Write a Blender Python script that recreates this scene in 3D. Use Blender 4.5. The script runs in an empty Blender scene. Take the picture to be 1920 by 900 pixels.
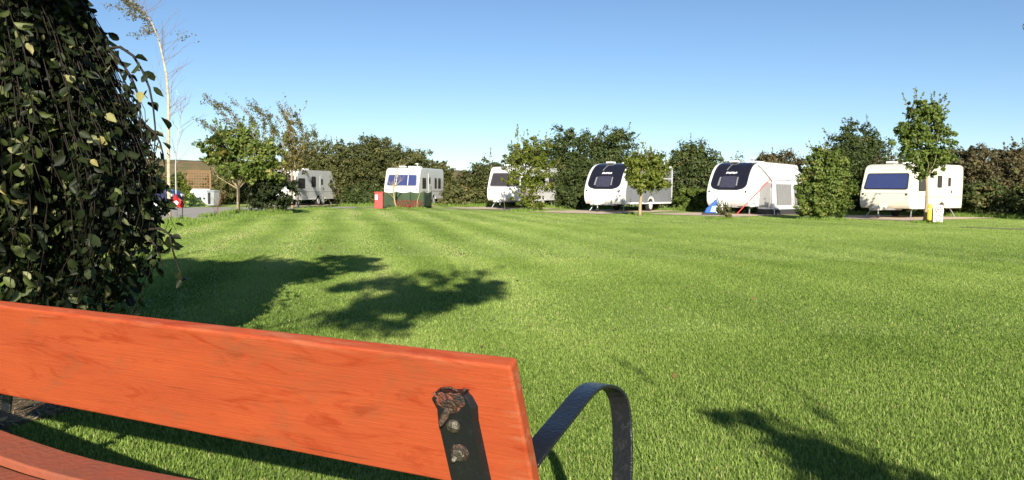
import bpy, bmesh, math, random
import numpy as np
from mathutils import Vector, Matrix

C = bpy.context.scene
COL = C.collection
R = math.radians

# ------------------------------------------------------------------ camera
EYE, F = 1.1, 1507.0            # eye height in metres; focal length in photo pixels (1920 wide)
PITCH, ROLL = math.atan(94 / F), R(0.7)
_f = np.array([0, math.cos(PITCH), -math.sin(PITCH)])
_r0 = np.array([1.0, 0, 0]); _u0 = np.cross(_r0, _f)
_r = _r0 * math.cos(ROLL) + _u0 * math.sin(ROLL)
_u = -_r0 * math.sin(ROLL) + _u0 * math.cos(ROLL)
cd = bpy.data.cameras.new('camera'); cam = bpy.data.objects.new('camera', cd); COL.objects.link(cam)
cd.sensor_width = 36; cd.lens = 36 * F / 1920; cd.clip_start = 0.05; cd.clip_end = 3000
cam.matrix_world = Matrix(((_r[0], _u[0], -_f[0], 0), (_r[1], _u[1], -_f[1], 0), (_r[2], _u[2], -_f[2], EYE), (0, 0, 0, 1)))
C.camera = cam

# ------------------------------------------------------------------ sky, sun, exposure
SUN_EL, SUN_AZ = R(23), R(-4.0)          # the light travels towards azimuth SUN_AZ (from +Y), so the sun stands behind the camera
w = bpy.data.worlds.new('World'); C.world = w; w.use_nodes = True
nt = w.node_tree
sky = nt.nodes.new('ShaderNodeTexSky'); sky.sky_type = 'NISHITA'; sky.sun_disc = False
sky.sun_elevation = SUN_EL; sky.sun_rotation = math.pi + SUN_AZ
sky.air_density = 0.75; sky.dust_density = 0.1; sky.ozone_density = 2.6
hs = nt.nodes.new('ShaderNodeHueSaturation'); hs.inputs['Saturation'].default_value = 1.05
nt.links.new(sky.outputs[0], hs.inputs['Color']); nt.links.new(hs.outputs[0], nt.nodes['Background'].inputs[0]); nt.nodes['Background'].inputs[1].default_value = 0.068
sd = bpy.data.lights.new('sun', 'SUN'); sd.energy = 5.0; sd.angle = R(0.5); sd.color = (1, .93, .80)
so = bpy.data.objects.new('sun', sd); COL.objects.link(so)
v = Vector((math.sin(SUN_AZ) * math.cos(SUN_EL), math.cos(SUN_AZ) * math.cos(SUN_EL), -math.sin(SUN_EL)))
so.rotation_euler = v.to_track_quat('-Z', 'Y').to_euler(); so.location = (0, -20, 30)
C.view_settings.view_transform = 'Standard'; C.view_settings.look = 'None'
C.view_settings.exposure = 0.9; C.view_settings.gamma = 1; C.view_settings.use_curve_mapping = False
C.cycles.max_bounces = 6; C.cycles.transparent_max_bounces = 6; C.cycles.use_denoising = True

# ------------------------------------------------------------------ helpers
def sstep(a, b, x):
    t = np.clip((np.asarray(x, float) - a) / (b - a), 0, 1); return t * t * (3 - 2 * t)
def gz(x, y):
    """height of the lawn: level, dipping a little towards the far corner where the first caravan stands"""
    return -0.17 * sstep(-5, -13, x) * sstep(36, 52, y)
def P(px, py, d):
    v = _r * (px - 960) / F + _u * (450 - py) / F + _f
    return np.array([0, 0, EYE]) + v * (d / v[1])
def G(px, d):
    a, b = P(px, 300, d), P(px, 500, d)
    p = a
    for _ in range(4):
        t = (gz(p[0], p[1]) - a[2]) / (b[2] - a[2]); p = a + (b - a) * t
    return p

def tag(o, label=None, cat=None, group=None, kind=None):
    if label: o['label'] = label
    if cat: o['category'] = cat
    if group: o['group'] = group
    if kind: o['kind'] = kind
    return o
def thing(name, label, cat, loc, rotz=0, group=None):
    o = bpy.data.objects.new(name, None); COL.objects.link(o); o.empty_display_size = .2
    o.location = loc; o.rotation_euler = (0, 0, rotz)
    return tag(o, label, cat, group)

def unit(v): return v / (np.linalg.norm(v, axis=-1, keepdims=True) + 1e-9)
class MB:
    def __init__(s): s.v = []; s.f = []; s.n = 0
    def add(s, v, f):
        v = np.asarray(v, float); s.v.append(v); s.f += [tuple(int(i) + s.n for i in q) for q in f]; s.n += len(v); return s
    def box(s, c, size, rot=None):
        c = np.array(c, float); h = np.array(size, float) / 2
        v = np.array([[x, y, z] for x in (-1, 1) for y in (-1, 1) for z in (-1, 1)]) * h
        if rot is not None: v = v @ np.array(rot).T
        return s.add(v + c, [(0, 1, 3, 2), (4, 6, 7, 5), (0, 4, 5, 1), (2, 3, 7, 6), (0, 2, 6, 4), (1, 5, 7, 3)])
    def tube(s, pts, rad, sides=6, cap=True):
        pts = np.asarray(pts, float); n = len(pts); rad = np.broadcast_to(rad, (n,)) if np.ndim(rad) < 2 else rad
        t = np.gradient(pts, axis=0); t /= np.linalg.norm(t, axis=1)[:, None] + 1e-9
        ref = np.array([0, 0, 1.0]) if abs(t[0][2]) < .9 else np.array([1.0, 0, 0])
        vs = []
        for i in range(n):
            a = np.cross(ref, t[i]); a /= np.linalg.norm(a) + 1e-9; b = np.cross(t[i], a)
            ref = b if abs(np.dot(b, t[i])) < .9 else ref
            for k in range(sides):
                an = 2 * math.pi * k / sides
                vs.append(pts[i] + rad[i] * (math.cos(an) * a + math.sin(an) * b))
        fs = [(i * sides + k, i * sides + (k + 1) % sides, (i + 1) * sides + (k + 1) % sides, (i + 1) * sides + k) for i in range(n - 1) for k in range(sides)]
        if cap: fs += [tuple(range(sides))[::-1], tuple((n - 1) * sides + k for k in range(sides))]
        return s.add(vs, fs)
    def prism(s, poly, a, b, axis=0):
        """poly: 2-D outline; extruded from a to b along axis (0: x, poly is (y,z); 1: y, poly is (x,z); 2: z)"""
        n = len(poly); vs = []
        for e in (a, b):
            for q in poly: vs.append({0: (e, q[0], q[1]), 1: (q[0], e, q[1]), 2: (q[0], q[1], e)}[axis])
        fs = [tuple(range(n)), tuple(range(2 * n - 1, n - 1, -1))] + [(i, i + n, (i + 1) % n + n, (i + 1) % n) for i in range(n)]
        return s.add(vs, fs)
    def grid(s, A):
        """A: rows x cols x 3"""
        r, c = A.shape[:2]
        return s.add(A.reshape(-1, 3), [(i * c + j, i * c + j + 1, (i + 1) * c + j + 1, (i + 1) * c + j) for i in range(r - 1) for j in range(c - 1)])
    def build(s, name, mat, parent=None, world=False, smooth=False, bevel=0, seg=2, fix=True, sub=0):
        v = np.concatenate(s.v) if s.v else np.zeros((0, 3))
        if parent is not None and world: v = v - np.array(parent.location)
        me = bpy.data.meshes.new(name); me.from_pydata(v.tolist(), [], s.f)
        if fix:
            bm = bmesh.new(); bm.from_mesh(me); bmesh.ops.recalc_face_normals(bm, faces=bm.faces); bm.to_mesh(me); bm.free()
        me.materials.append(mat)
        o = bpy.data.objects.new(name, me); COL.objects.link(o)
        if parent is not None: o.parent = parent
        if smooth: me.polygons.foreach_set('use_smooth', [True] * len(me.polygons))
        if bevel:
            m = o.modifiers.new('bevel', 'BEVEL'); m.width = bevel; m.segments = seg; m.limit_method = 'ANGLE'; m.angle_limit = R(35)
        if sub:
            m = o.modifiers.new('sub', 'SUBSURF'); m.levels = m.render_levels = sub
        return o

def np_mesh(name, V, k, mat, tint=None, parent=None, smooth=False, extra=None):
    """V: N x k x 3, every k points one face; tint: N values stored on the points"""
    N = len(V); me = bpy.data.meshes.new(name)
    V = V.astype(np.float32)
    if parent is not None: V = V - np.array(parent.location, np.float32)
    if k == 5: loops = (np.arange(N)[:, None] * 5 + np.array([0, 1, 3, 2, 2, 3, 4])).ravel(); st = (np.arange(N)[:, None] * 7 + np.array([0, 4])).ravel(); tot = np.tile([4, 3], N)
    elif k == 8:
        q = np.array([0, 1, 5, 4, 1, 2, 6, 5, 0, 4, 7, 1 + 0])  # unused layout
        loops = (np.arange(N)[:, None] * 8 + np.array([0, 1, 2, 3, 4, 0, 4, 5, 6, 7])).ravel(); st = (np.arange(N)[:, None] * 10 + np.array([0, 5])).ravel(); tot = np.tile([5, 5], N)
    else: loops = np.arange(N * k); st = np.arange(N) * k; tot = np.full(N, k)
    me.vertices.add(N * k); me.vertices.foreach_set('co', V.ravel())
    me.loops.add(len(loops)); me.loops.foreach_set('vertex_index', loops.astype(np.int32))
    me.polygons.add(len(st)); me.polygons.foreach_set('loop_start', st.astype(np.int32)); me.polygons.foreach_set('loop_total', tot.astype(np.int32))
    if tint is not None:
        a = me.attributes.new('tint', 'FLOAT', 'POINT'); a.data.foreach_set('value', np.repeat(tint.astype(np.float32), k))
    me.materials.append(mat); me.update(calc_edges=True)
    if smooth: me.polygons.foreach_set('use_smooth', [True] * len(me.polygons))
    o = bpy.data.objects.new(name, me); COL.objects.link(o)
    if parent is not None: o.parent = parent
    return o

def spline(pts, n=28):
    pts = np.array(pts, float)
    for _ in range(3):
        a = pts[:-1] * .75 + pts[1:] * .25; b = pts[:-1] * .25 + pts[1:] * .75
        pts = np.concatenate([pts[:1], np.stack([a, b], 1).reshape(-1, 3), pts[-1:]])
    s = np.concatenate([[0], np.cumsum(np.linalg.norm(np.diff(pts, axis=0), axis=1))]); t = np.linspace(0, s[-1], n)
    return np.stack([np.interp(t, s, pts[:, j]) for j in range(3)], -1)

# ------------------------------------------------------------------ materials
def mat(name, col, rough=.6, spec=.5, metal=0, noise=0, nscale=8, col2=None, bump=0, bscale=40, coords='Object', stretch=(1, 1, 1), coat=0, detail=6):
    m = bpy.data.materials.new(name); m.use_nodes = True; t = m.node_tree; b = t.nodes['Principled BSDF']
    b.inputs['Base Color'].default_value = (*col, 1); b.inputs['Roughness'].default_value = rough
    b.inputs['Specular IOR Level'].default_value = spec; b.inputs['Metallic'].default_value = metal; b.inputs['Coat Weight'].default_value = coat
    if noise or bump:
        tc = t.nodes.new('ShaderNodeTexCoord'); mp = t.nodes.new('ShaderNodeMapping'); mp.inputs['Scale'].default_value = stretch
        t.links.new(tc.outputs[coords], mp.inputs[0])
    if noise:
        n = t.nodes.new('ShaderNodeTexNoise'); n.inputs['Scale'].default_value = nscale; n.inputs['Detail'].default_value = detail; n.inputs['Roughness'].default_value = .65
        t.links.new(mp.outputs[0], n.inputs['Vector'])
        r = t.nodes.new('ShaderNodeMapRange'); r.inputs[1].default_value = .5 - .25 / max(noise, .01) * .6; r.inputs[2].default_value = .5 + .25 / max(noise, .01) * .6
        t.links.new(n.outputs['Fac'], r.inputs[0])
        mx = t.nodes.new('ShaderNodeMix'); mx.data_type = 'RGBA'
        mx.inputs[6].default_value = (*col, 1); mx.inputs[7].default_value = (*(col2 or tuple(c * .6 for c in col)), 1)
        t.links.new(r.outputs[0], mx.inputs[0]); t.links.new(mx.outputs[2], b.inputs['Base Color'])
    if bump:
        n2 = t.nodes.new('ShaderNodeTexNoise'); n2.inputs['Scale'].default_value = bscale; n2.inputs['Detail'].default_value = 5
        t.links.new(mp.outputs[0], n2.inputs['Vector'])
        bp = t.nodes.new('ShaderNodeBump'); bp.inputs['Strength'].default_value = bump; bp.inputs['Distance'].default_value = .01
        t.links.new(n2.outputs['Fac'], bp.inputs['Height']); t.links.new(bp.outputs[0], b.inputs['Normal'])
    return m
def leafmat(name, stops, trans=.3, rough=.5, spec=.25):
    """leaf material: the tint stored on every leaf picks its colour"""
    m = bpy.data.materials.new(name); m.use_nodes = True; t = m.node_tree; b = t.nodes['Principled BSDF']
    at = t.nodes.new('ShaderNodeAttribute'); at.attribute_name = 'tint'
    cr = t.nodes.new('ShaderNodeValToRGB'); e = cr.color_ramp.elements
    while len(e) < len(stops): e.new(.5)
    for i, (p, c) in enumerate(stops): e[i].position = p; e[i].color = (*c, 1)
    t.links.new(at.outputs['Fac'], cr.inputs[0]); t.links.new(cr.outputs[0], b.inputs['Base Color'])
    b.inputs['Roughness'].default_value = rough; b.inputs['Specular IOR Level'].default_value = spec
    tr = t.nodes.new('ShaderNodeBsdfTranslucent'); t.links.new(cr.outputs[0], tr.inputs[0])
    mx = t.nodes.new('ShaderNodeMixShader'); mx.inputs[0].default_value = trans
    t.links.new(b.outputs[0], mx.inputs[1]); t.links.new(tr.outputs[0], mx.inputs[2]); t.links.new(mx.outputs[0], t.nodes['Material Output'].inputs[0])
    return m

M = {}
M['white'] = mat('white_body', (.72, .72, .70), .35, .5, noise=.35, nscale=1.2, col2=(.62, .62, .59))
M['cream'] = mat('cream_body', (.72, .68, .56), .4, .5, noise=.35, nscale=1.2, col2=(.65, .61, .49))
M['greywhite'] = mat('aged_white_body', (.62, .62, .61), .42, .5, noise=.35, nscale=1.5, col2=(.52, .52, .50))
M['greypanel'] = mat('grey_panel', (.25, .26, .28), .4, .5, noise=.3, nscale=2)
M['trim'] = mat('white_trim', (.8, .8, .8), .4)
M['greytrim'] = mat('grey_trim', (.20, .20, .21), .5)
M['signwhite'] = mat('sign_white', (.66, .66, .64), .5)
M['seam'] = mat('panel_seam', (.34, .33, .31), .6)
M['blind'] = mat('window_blind', (.055, .055, .085), .3, .3, noise=.6, nscale=4, col2=(.03, .03, .05), stretch=(4, 4, .5))
M['blackglass'] = mat('black_glass', (.008, .009, .018), .12, .3, noise=.3, nscale=2.5, col2=(.02, .02, .03))
M['skyglass'] = mat('sky_tinted_window', (.032, .044, .13), .2, .35, noise=.3, nscale=3, col2=(.045, .058, .16))  # tinted acrylic, with the blue of the reflected sky put into its colour
M['dkglass'] = mat('dark_window', (.03, .028, .032), .2, .5, noise=.4, nscale=3, col2=(.06, .05, .05))
M['rubber'] = mat('rubber', (.02, .02, .02), .8)
M['rim'] = mat('wheel_rim', (.65, .65, .65), .35, metal=.2)
M['galv'] = mat('galvanised_steel', (.42, .43, .44), .45, metal=.6)
M['dark'] = mat('black_plastic', (.015, .015, .016), .6)
M['bark'] = mat('bark', (.20, .16, .11), .9, .2, noise=.5, nscale=9, col2=(.09, .07, .05), bump=.6, bscale=30)
M['palebark'] = mat('pale_bark', (.42, .33, .20), .85, .2, noise=.5, nscale=6, col2=(.22, .17, .11), bump=.4)
M['birch'] = mat('birch_bark', (.62, .52, .36), .7, .3, noise=.7, nscale=5, col2=(.25, .19, .13), stretch=(1, 1, 3))
M['redbark'] = mat('reddish_bark', (.19, .10, .06), .85, .2)
M['darktwig'] = mat('dark_twig', (.020, .014, .009), .7, .3)
M['strawtwig'] = mat('straw_twig', (.36, .28, .14), .8, .2)
M['twig'] = mat('twig', (.20, .13, .08), .8, .2)

def hexmix(a, b, t): return tuple(x + (y - x) * t for x, y in zip(a, b))
L_green = leafmat('leaf_green', [(0, (.048, .075, .013)), (.5, (.115, .165, .030)), (.85, (.18, .22, .048)), (1, (.26, .23, .055))])
L_yellow = leafmat('leaf_yellow_green', [(0, (.065, .095, .013)), (.5, (.15, .185, .026)), (.85, (.23, .24, .036)), (1, (.33, .27, .055))], trans=.35)
L_dark = leafmat('leaf_dark', [(0, (.030, .046, .014)), (.55, (.068, .095, .025)), (.9, (.115, .135, .042)), (1, (.17, .13, .055))])
L_olive = leafmat('leaf_olive', [(0, (.048, .058, .016)), (.45, (.100, .112, .034)), (.8, (.158, .158, .052)), (1, (.23, .18, .075))])
L_brown = leafmat('leaf_russet', [(0, (.045, .04, .018)), (.4, (.095, .085, .036)), (.8, (.150, .118, .055)), (1, (.13, .14, .045))])
L_birch = leafmat('leaf_birch', [(0, (.10, .10, .03)), (.5, (.19, .165, .05)), (1, (.30, .22, .07))], trans=.4)
L_shade = leafmat('leaf_bush_dark', [(0, (.018, .028, .009)), (.6, (.035, .05, .015)), (1, (.07, .075, .025))])  # the shade over the dark bush is put into these leaf colours
L_weep = leafmat('leaf_weeping', [(0, (.008, .013, .005)), (.5, (.030, .044, .012)), (.86, (.12, .15, .042)), (.96, (.26, .27, .13)), (1, (.34, .29, .10))], trans=.22, rough=.5, spec=.25)  # dark end carries the tree's shade, pale end its sunlit sprays
L_red = leafmat('petal_red', [(0, (.25, .03, .025)), (.6, (.45, .03, .03)), (.8, (.14, .12, .03)), (1, (.10, .14, .03))])

# ------------------------------------------------------------------ ground
STRIPE_AZ = math.atan((650 - 960) / F)
def lawn_material():
    m = bpy.data.materials.new('mown_lawn'); m.use_nodes = True; t = m.node_tree; b = t.nodes['Principled BSDF']
    N = t.nodes.new; L = t.links.new
    tc = N('ShaderNodeTexCoord'); sep = N('ShaderNodeSeparateXYZ')
    mp = N('ShaderNodeMapping'); mp.inputs['Rotation'].default_value = (0, 0, STRIPE_AZ)
    L(tc.outputs['Object'], mp.inputs[0])
    n0 = N('ShaderNodeTexNoise'); n0.inputs['Scale'].default_value = .12; L(mp.outputs[0], n0.inputs['Vector'])
    add = N('ShaderNodeMixRGB'); add.blend_type = 'ADD'; add.inputs[0].default_value = 1.6; L(mp.outputs[0], add.inputs[1]); L(n0.outputs['Color'], add.inputs[2])
    L(add.outputs[0], sep.inputs[0])
    mu = N('ShaderNodeMath'); mu.operation = 'MULTIPLY'; mu.inputs[1].default_value = 2 * math.pi / 1.4; L(sep.outputs[0], mu.inputs[0])
    sn = N('ShaderNodeMath'); sn.operation = 'SINE'; L(mu.outputs[0], sn.inputs[0])
    mr = N('ShaderNodeMapRange'); mr.inputs[1].default_value = -1; L(sn.outputs[0], mr.inputs[0])
    nb = N('ShaderNodeTexNoise'); nb.inputs['Scale'].default_value = .45; nb.inputs['Detail'].default_value = 6; L(tc.outputs['Object'], nb.inputs['Vector'])
    mx = N('ShaderNodeMixRGB'); mx.inputs[0].default_value = .55; L(mr.outputs[0], mx.inputs[1]); L(nb.outputs['Fac'], mx.inputs[2])
    cr = N('ShaderNodeValToRGB'); e = cr.color_ramp.elements
    e[0].position = .22; e[0].color = (.175, .255, .053, 1); e[1].position = .8; e[1].color = (.345, .42, .125, 1)  # stripe tones hold the sheen of leaning mown blades
    L(mx.outputs[0], cr.inputs[0])
    # fine blade speckle, stretched across the view so that it survives at a grazing angle
    n1 = N('ShaderNodeTexNoise'); n1.inputs['Scale'].default_value = 26; n1.inputs['Detail'].default_value = 8; n1.inputs['Roughness'].default_value = .8
    L(tc.outputs['Object'], n1.inputs['Vector'])
    r1 = N('ShaderNodeMapRange'); r1.inputs[1].default_value = .3; r1.inputs[2].default_value = .7; r1.inputs[3].default_value = .62; r1.inputs[4].default_value = 1.3
    L(n1.outputs['Fac'], r1.inputs[0])
    mm = N('ShaderNodeMixRGB'); mm.blend_type = 'MULTIPLY'; mm.inputs[0].default_value = 1; L(cr.outputs[0], mm.inputs[1]); L(r1.outputs[0], mm.inputs[2])
    n3 = N('ShaderNodeTexNoise'); n3.inputs['Scale'].default_value = 1.6; n3.inputs['Detail'].default_value = 7; n3.inputs['Roughness'].default_value = .7; L(tc.outputs['Object'], n3.inputs['Vector'])
    r3 = N('ShaderNodeMapRange'); r3.inputs[1].default_value = .3; r3.inputs[2].default_value = .7; r3.inputs[3].default_value = .8; r3.inputs[4].default_value = 1.2; L(n3.outputs['Fac'], r3.inputs[0])
    m2 = N('ShaderNodeMixRGB'); m2.blend_type = 'MULTIPLY'; m2.inputs[0].default_value = 1; L(mm.outputs[0], m2.inputs[1]); L(r3.outputs[0], m2.inputs[2])
    L(m2.outputs[0], b.inputs['Base Color'])
    b.inputs['Roughness'].default_value = .9; b.inputs['Specular IOR Level'].default_value = .1
    bp = N('ShaderNodeBump'); bp.inputs['Strength'].default_value = .5; bp.inputs['Distance'].default_value = .03; L(n1.outputs['Fac'], bp.inputs['Height']); L(bp.outputs[0], b.inputs['Normal'])
    return m
M['lawn'] = lawn_material()
xs = np.concatenate([np.linspace(-900, -60, 8), np.linspace(-50, 50, 61), np.linspace(60, 900, 8)])
ys = np.concatenate([np.linspace(-60, -5, 4), np.linspace(0, 80, 50), np.linspace(95, 1800, 9)])
X, Y = np.meshgrid(xs, ys)
MB().grid(np.stack([X, Y, gz(X, Y)], -1)).build('ground', M['lawn'], smooth=True)['kind'] = 'structure'

def sheet(name, quads, m, lift=.012):
    """quads: outline strips; each strip is a list of (near, far) world points, draped on the ground"""
    mb = MB()
    for strip in quads:
        A = []
        for a, b in strip:
            A.append([[a[0] + (b[0] - a[0]) * t, a[1] + (b[1] - a[1]) * t, 0] for t in np.linspace(0, 1, 7)])
        A = np.array(A); A[..., 2] = gz(A[..., 0], A[..., 1]) + lift
        mb.grid(A)
    o = mb.build(name, m, smooth=True); o['kind'] = 'structure'; return o
M['road'] = mat('track_tarmac', (.40, .37, .33), .95, .15, noise=.5, nscale=.9, col2=(.31, .285, .25), bump=.15, bscale=25)
M['gravel'] = mat('gravel', (.62, .50, .37), .95, .15, noise=.6, nscale=1.6, col2=(.46, .36, .27), bump=.15, bscale=30)
sheet('road', [[(G(-260, 17.0), G(-260, 40.5)), (G(150, 19.0), G(150, 41.5)), (G(330, 22.8), G(330, 44)), (G(400, 26.0), G(400, 46)), (G(480, 31.5), G(480, 48)),
                (G(560, 39.0), G(560, 50)), (G(620, 44.5), G(620, 51.5)), (G(668, 47.5), G(668, 52.5))]], M['road'])

# distant hill with scrub seen through the gap by the road
hx = np.linspace(-190, 40, 70); rngh = np.random.default_rng(2)
A = []
for k, (yy, hh) in enumerate(((210, 0), (222, 4.6), (236, 7.6), (250, 9.2), (275, 9.4), (330, 0))):
    prof = hh * (.55 + .45 * sstep(10, -50, hx)) + (hh > 0) * rngh.normal(0, .28, len(hx))
    A.append(np.stack([hx, np.full_like(hx, yy) + 6 * np.sin(hx * .05), prof], -1))
M['hill'] = mat('hill_scrub', (.24, .16, .085), .95, .1, noise=.9, nscale=.16, col2=(.10, .11, .05), detail=10)
MB().grid(np.array(A)).build('hills', M['hill'], smooth=True)['kind'] = 'structure'

# ------------------------------------------------------------------ grass blades
def blades(rng, n, d0, d1, h, wd, marg=1.12):
    """random blades inside the view wedge between two distances; size in metres"""
    d = np.sqrt(rng.uniform(d0 ** 2, d1 ** 2, n)); x = rng.uniform(-.645, .645, n) * d * marg
    return x, d, h * rng.uniform(.55, 1.25, n), wd * rng.uniform(.7, 1.3, n)
def stripe_val(x, y):
    c, s = math.cos(STRIPE_AZ), math.sin(STRIPE_AZ)
    u = c * x - s * -y * -1
    return .5 + .5 * np.sin((x * math.cos(STRIPE_AZ) - y * math.sin(STRIPE_AZ)) * 2 * math.pi / 1.4)
_rng = np.random.default_rng(11)
_ph = _rng.uniform(0, 6.28, (14, 3)); _fr = _rng.normal(0, 1, (14, 2)) * np.geomspace(.35, 5, 14)[:, None]
def patchy(x, y):
    s = 0
    for i in range(14): s = s + np.sin(_fr[i, 0] * x + _fr[i, 1] * y + _ph[i, 0]) / (1 + i * .16)
    return s / 3.2
parts = [blades(_rng, 330000, 2.9, 6.2, .026, .0042), blades(_rng, 440000, 6.2, 13, .025, .0058), blades(_rng, 420000, 13, 27, .023, .0095), blades(_rng, 150000, 27, 40, .022, .017)]
def patch(rng, n, x0, x1, y0, y1, h, wd):
    x, y = rng.uniform(x0, x1, n), rng.uniform(y0, y1, n); k = (np.abs(x) > .72 * y) | (y < 2.9)
    return x[k], y[k], (h * rng.uniform(.55, 1.25, n))[k], (wd * rng.uniform(.7, 1.3, n))[k]
_r2 = np.random.default_rng(12)     # the lawn on both sides and under the bench
parts += [patch(_r2, 230000, -6.5, 5.5, -.6, 7, .026, .0052), patch(_r2, 110000, -13, 11, 7, 15, .025, .009), patch(_r2, 90000, -20, 22, 15, 26, .023, .014)]
gx, gy, gh, gw = (np.concatenate([p[i] for p in parts]) for i in range(4))
SOIL = P(-95, 778, 3.75)[:2]
keep = ((gx - SOIL[0]) ** 2 / .5 ** 2 + (gy - SOIL[1]) ** 2 / .42 ** 2) > 1 + .5 * _rng.normal(0, .5, len(gx))
roadline = np.array([G(p, d)[:2] for p, d in ((-260, 17), (150, 19), (330, 22.8), (400, 26), (480, 31.5), (560, 39), (620, 44.5))])
keep &= gy < np.interp(gx, roadline[:, 0], roadline[:, 1], right=99) + .1
gx, gy, gh, gw = gx[keep], gy[keep], gh[keep], gw[keep]
n = len(gx); az = _rng.uniform(0, 2 * np.pi, n); lean = np.abs(_rng.normal(0, .55, n))
baz = az + _rng.normal(0, .5, n)
sd_ = np.stack([np.cos(baz + np.pi / 2), np.sin(baz + np.pi / 2), np.zeros(n)], -1) * gw[:, None] / 2
b0 = np.stack([gx, gy, gz(gx, gy) - .002], -1)
up = np.stack([np.cos(az) * np.sin(lean), np.sin(az) * np.sin(lean), np.cos(lean)], -1)
lean2 = lean + _rng.uniform(.1, .7, n)
up2 = np.stack([np.cos(az) * np.sin(lean2), np.sin(az) * np.sin(lean2), np.cos(lean2)], -1)
mid = b0 + up * gh[:, None] * .55; tip = mid + up2 * gh[:, None] * .5
V = np.stack([b0 - sd_, b0 + sd_, mid - sd_ * .8, mid + sd_ * .8, tip], 1)
tint = np.clip(.45 + (.19 - .08 * np.clip((gy - 5) / 12, 0, 1)) * _rng.normal(0, 1, n) + .46 * (stripe_val(gx + .2 * patchy(gx * .3, gy * .3), gy) - .5) * np.clip(gy / 9, .25, 1) * (.3 + .7 * sstep(.12, -.1, gx / gy)) + .16 * patchy(gx, gy) + .05 * patchy(gx * .2 + 7, gy * .2) + .10 * np.clip((gy - 7) / 20, 0, 1), 0, 1)  # mower-stripe sheen and the brighter sunlit distance are put into the blade tint
dry = _rng.random(n) < .016; tint[dry] = _rng.uniform(.92, 1, dry.sum())
L_grass = leafmat('grass_blade', [(0, (.045, .092, .012)), (.4, (.195, .290, .052)), (.8, (.345, .435, .115)), (.93, (.45, .49, .17)), (1, (.46, .40, .22))], trans=.3, rough=.6, spec=.12)
o = np_mesh('lawn_grass', V, 5, L_grass, tint)
tag(o, 'short mown green grass with faint mower stripes', 'grass', kind='stuff')
del V, b0, mid, tip

# soil patch under the weeping tree with bits of straw
mb = MB(); k = 40
ring = [[SOIL[0] + math.cos(a) * .52 * s * (1 + .12 * math.sin(3 * a) + .07 * math.sin(7 * a)), SOIL[1] + math.sin(a) * .44 * s * (1 + .1 * math.sin(4 * a + 1)), .006 + .018 * (1 - s)] for s in (1, .75, .5, .25, .02) for a in np.linspace(0, 2 * math.pi, k, endpoint=False)]
mb.add(ring, [(i * k + j, i * k + (j + 1) % k, (i + 1) * k + (j + 1) % k, (i + 1) * k + j) for i in range(4) for j in range(k)])
mb.build('bare_soil', mat('soil', (.085, .055, .035), .95, .1, noise=.8, nscale=14, col2=(.17, .12, .075), bump=1, bscale=60), smooth=True)['kind'] = 'structure'
n = 900; a = _rng.uniform(0, 6.28, n); q = np.sqrt(_rng.random(n)) * .5
c = np.stack([SOIL[0] + np.cos(a) * q, SOIL[1] + np.sin(a) * q * .85, _rng.uniform(.018, .035, n)], -1)
dirs = np.stack([np.cos(a * 7), np.sin(a * 7), _rng.normal(0, .15, n)], -1) * _rng.uniform(.015, .05, n)[:, None]; sdv = np.cross(dirs, [0, 0, 1.]); sdv /= np.linalg.norm(sdv, axis=1)[:, None]
V = np.stack([c - dirs, c + sdv * .003, c + dirs, c - sdv * .003], 1)
tag(np_mesh('dry_straw', V, 4, leafmat('straw', [(0, (.25, .19, .10)), (.6, (.42, .34, .2)), (1, (.5, .44, .3))], trans=.1), _rng.random(n)), 'scattered dry straw on bare soil', 'straw', kind='stuff')

# ------------------------------------------------------------------ foliage helpers
def leaf_quads(c, nrm, size, rng, aspect=.62, droop=.3):
    n = len(c); a = rng.normal(0, 1, (n, 3)); a[:, 2] -= droop; a = unit(a - nrm * np.sum(a * nrm, 1, keepdims=True))
    b = np.cross(nrm, a); L = size * rng.uniform(.65, 1.35, n)[:, None]; Wd = L * aspect
    return np.stack([c - a * L * .5, c + b * Wd * .5 - a * L * .05 + nrm * Wd * .12, c + a * L * .5 - nrm * Wd * .1, c - b * Wd * .5 - a * L * .05 + nrm * Wd * .12], 1)
def lobe_leaves(lobes, n, size, rng, clump=.28, nclump=None, fill=.35, tint0=.45, tvar=.16, zmin=.05):
    """leaves gathered in clumps over the shells of a set of ellipsoids (cx,cy,cz,rx,ry,rz)"""
    lobes = np.array(lobes, float); vol = (lobes[:, 3] * lobes[:, 4] * lobes[:, 5]) ** (2 / 3); pr = vol / vol.sum()
    K = nclump or max(40, n // 48)
    li = rng.choice(len(lobes), K, p=pr); d = unit(rng.normal(0, 1, (K, 3)))
    rad = np.where(rng.random(K) < fill, rng.uniform(.25, .8, K), rng.uniform(.72, 1.14, K))
    cc = lobes[li, :3] + d * lobes[li, 3:] * rad[:, None]
    cs = clump * lobes[li, 3:].mean(1) * rng.uniform(.4, 1.35, K)
    ct = np.clip(rng.normal(0, tvar, K), -.4, .4)
    ki = rng.integers(0, K, n)
    off = rng.normal(0, 1, (n, 3)); off = unit(off) * rng.random((n, 1)) ** .5
    c = cc[ki] + off * cs[ki][:, None] * np.array([1, 1, .8])
    nrm = unit(off * .7 + d[ki] * .5 + rng.normal(0, .5, (n, 3)) + np.array([0, 0, .25]))
    t = np.clip(tint0 + ct[ki] + rng.normal(0, .13, n), 0, 1)
    k = c[:, 2] > zmin
    return leaf_quads(c[k], nrm[k], size, rng), t[k], cc
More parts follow.
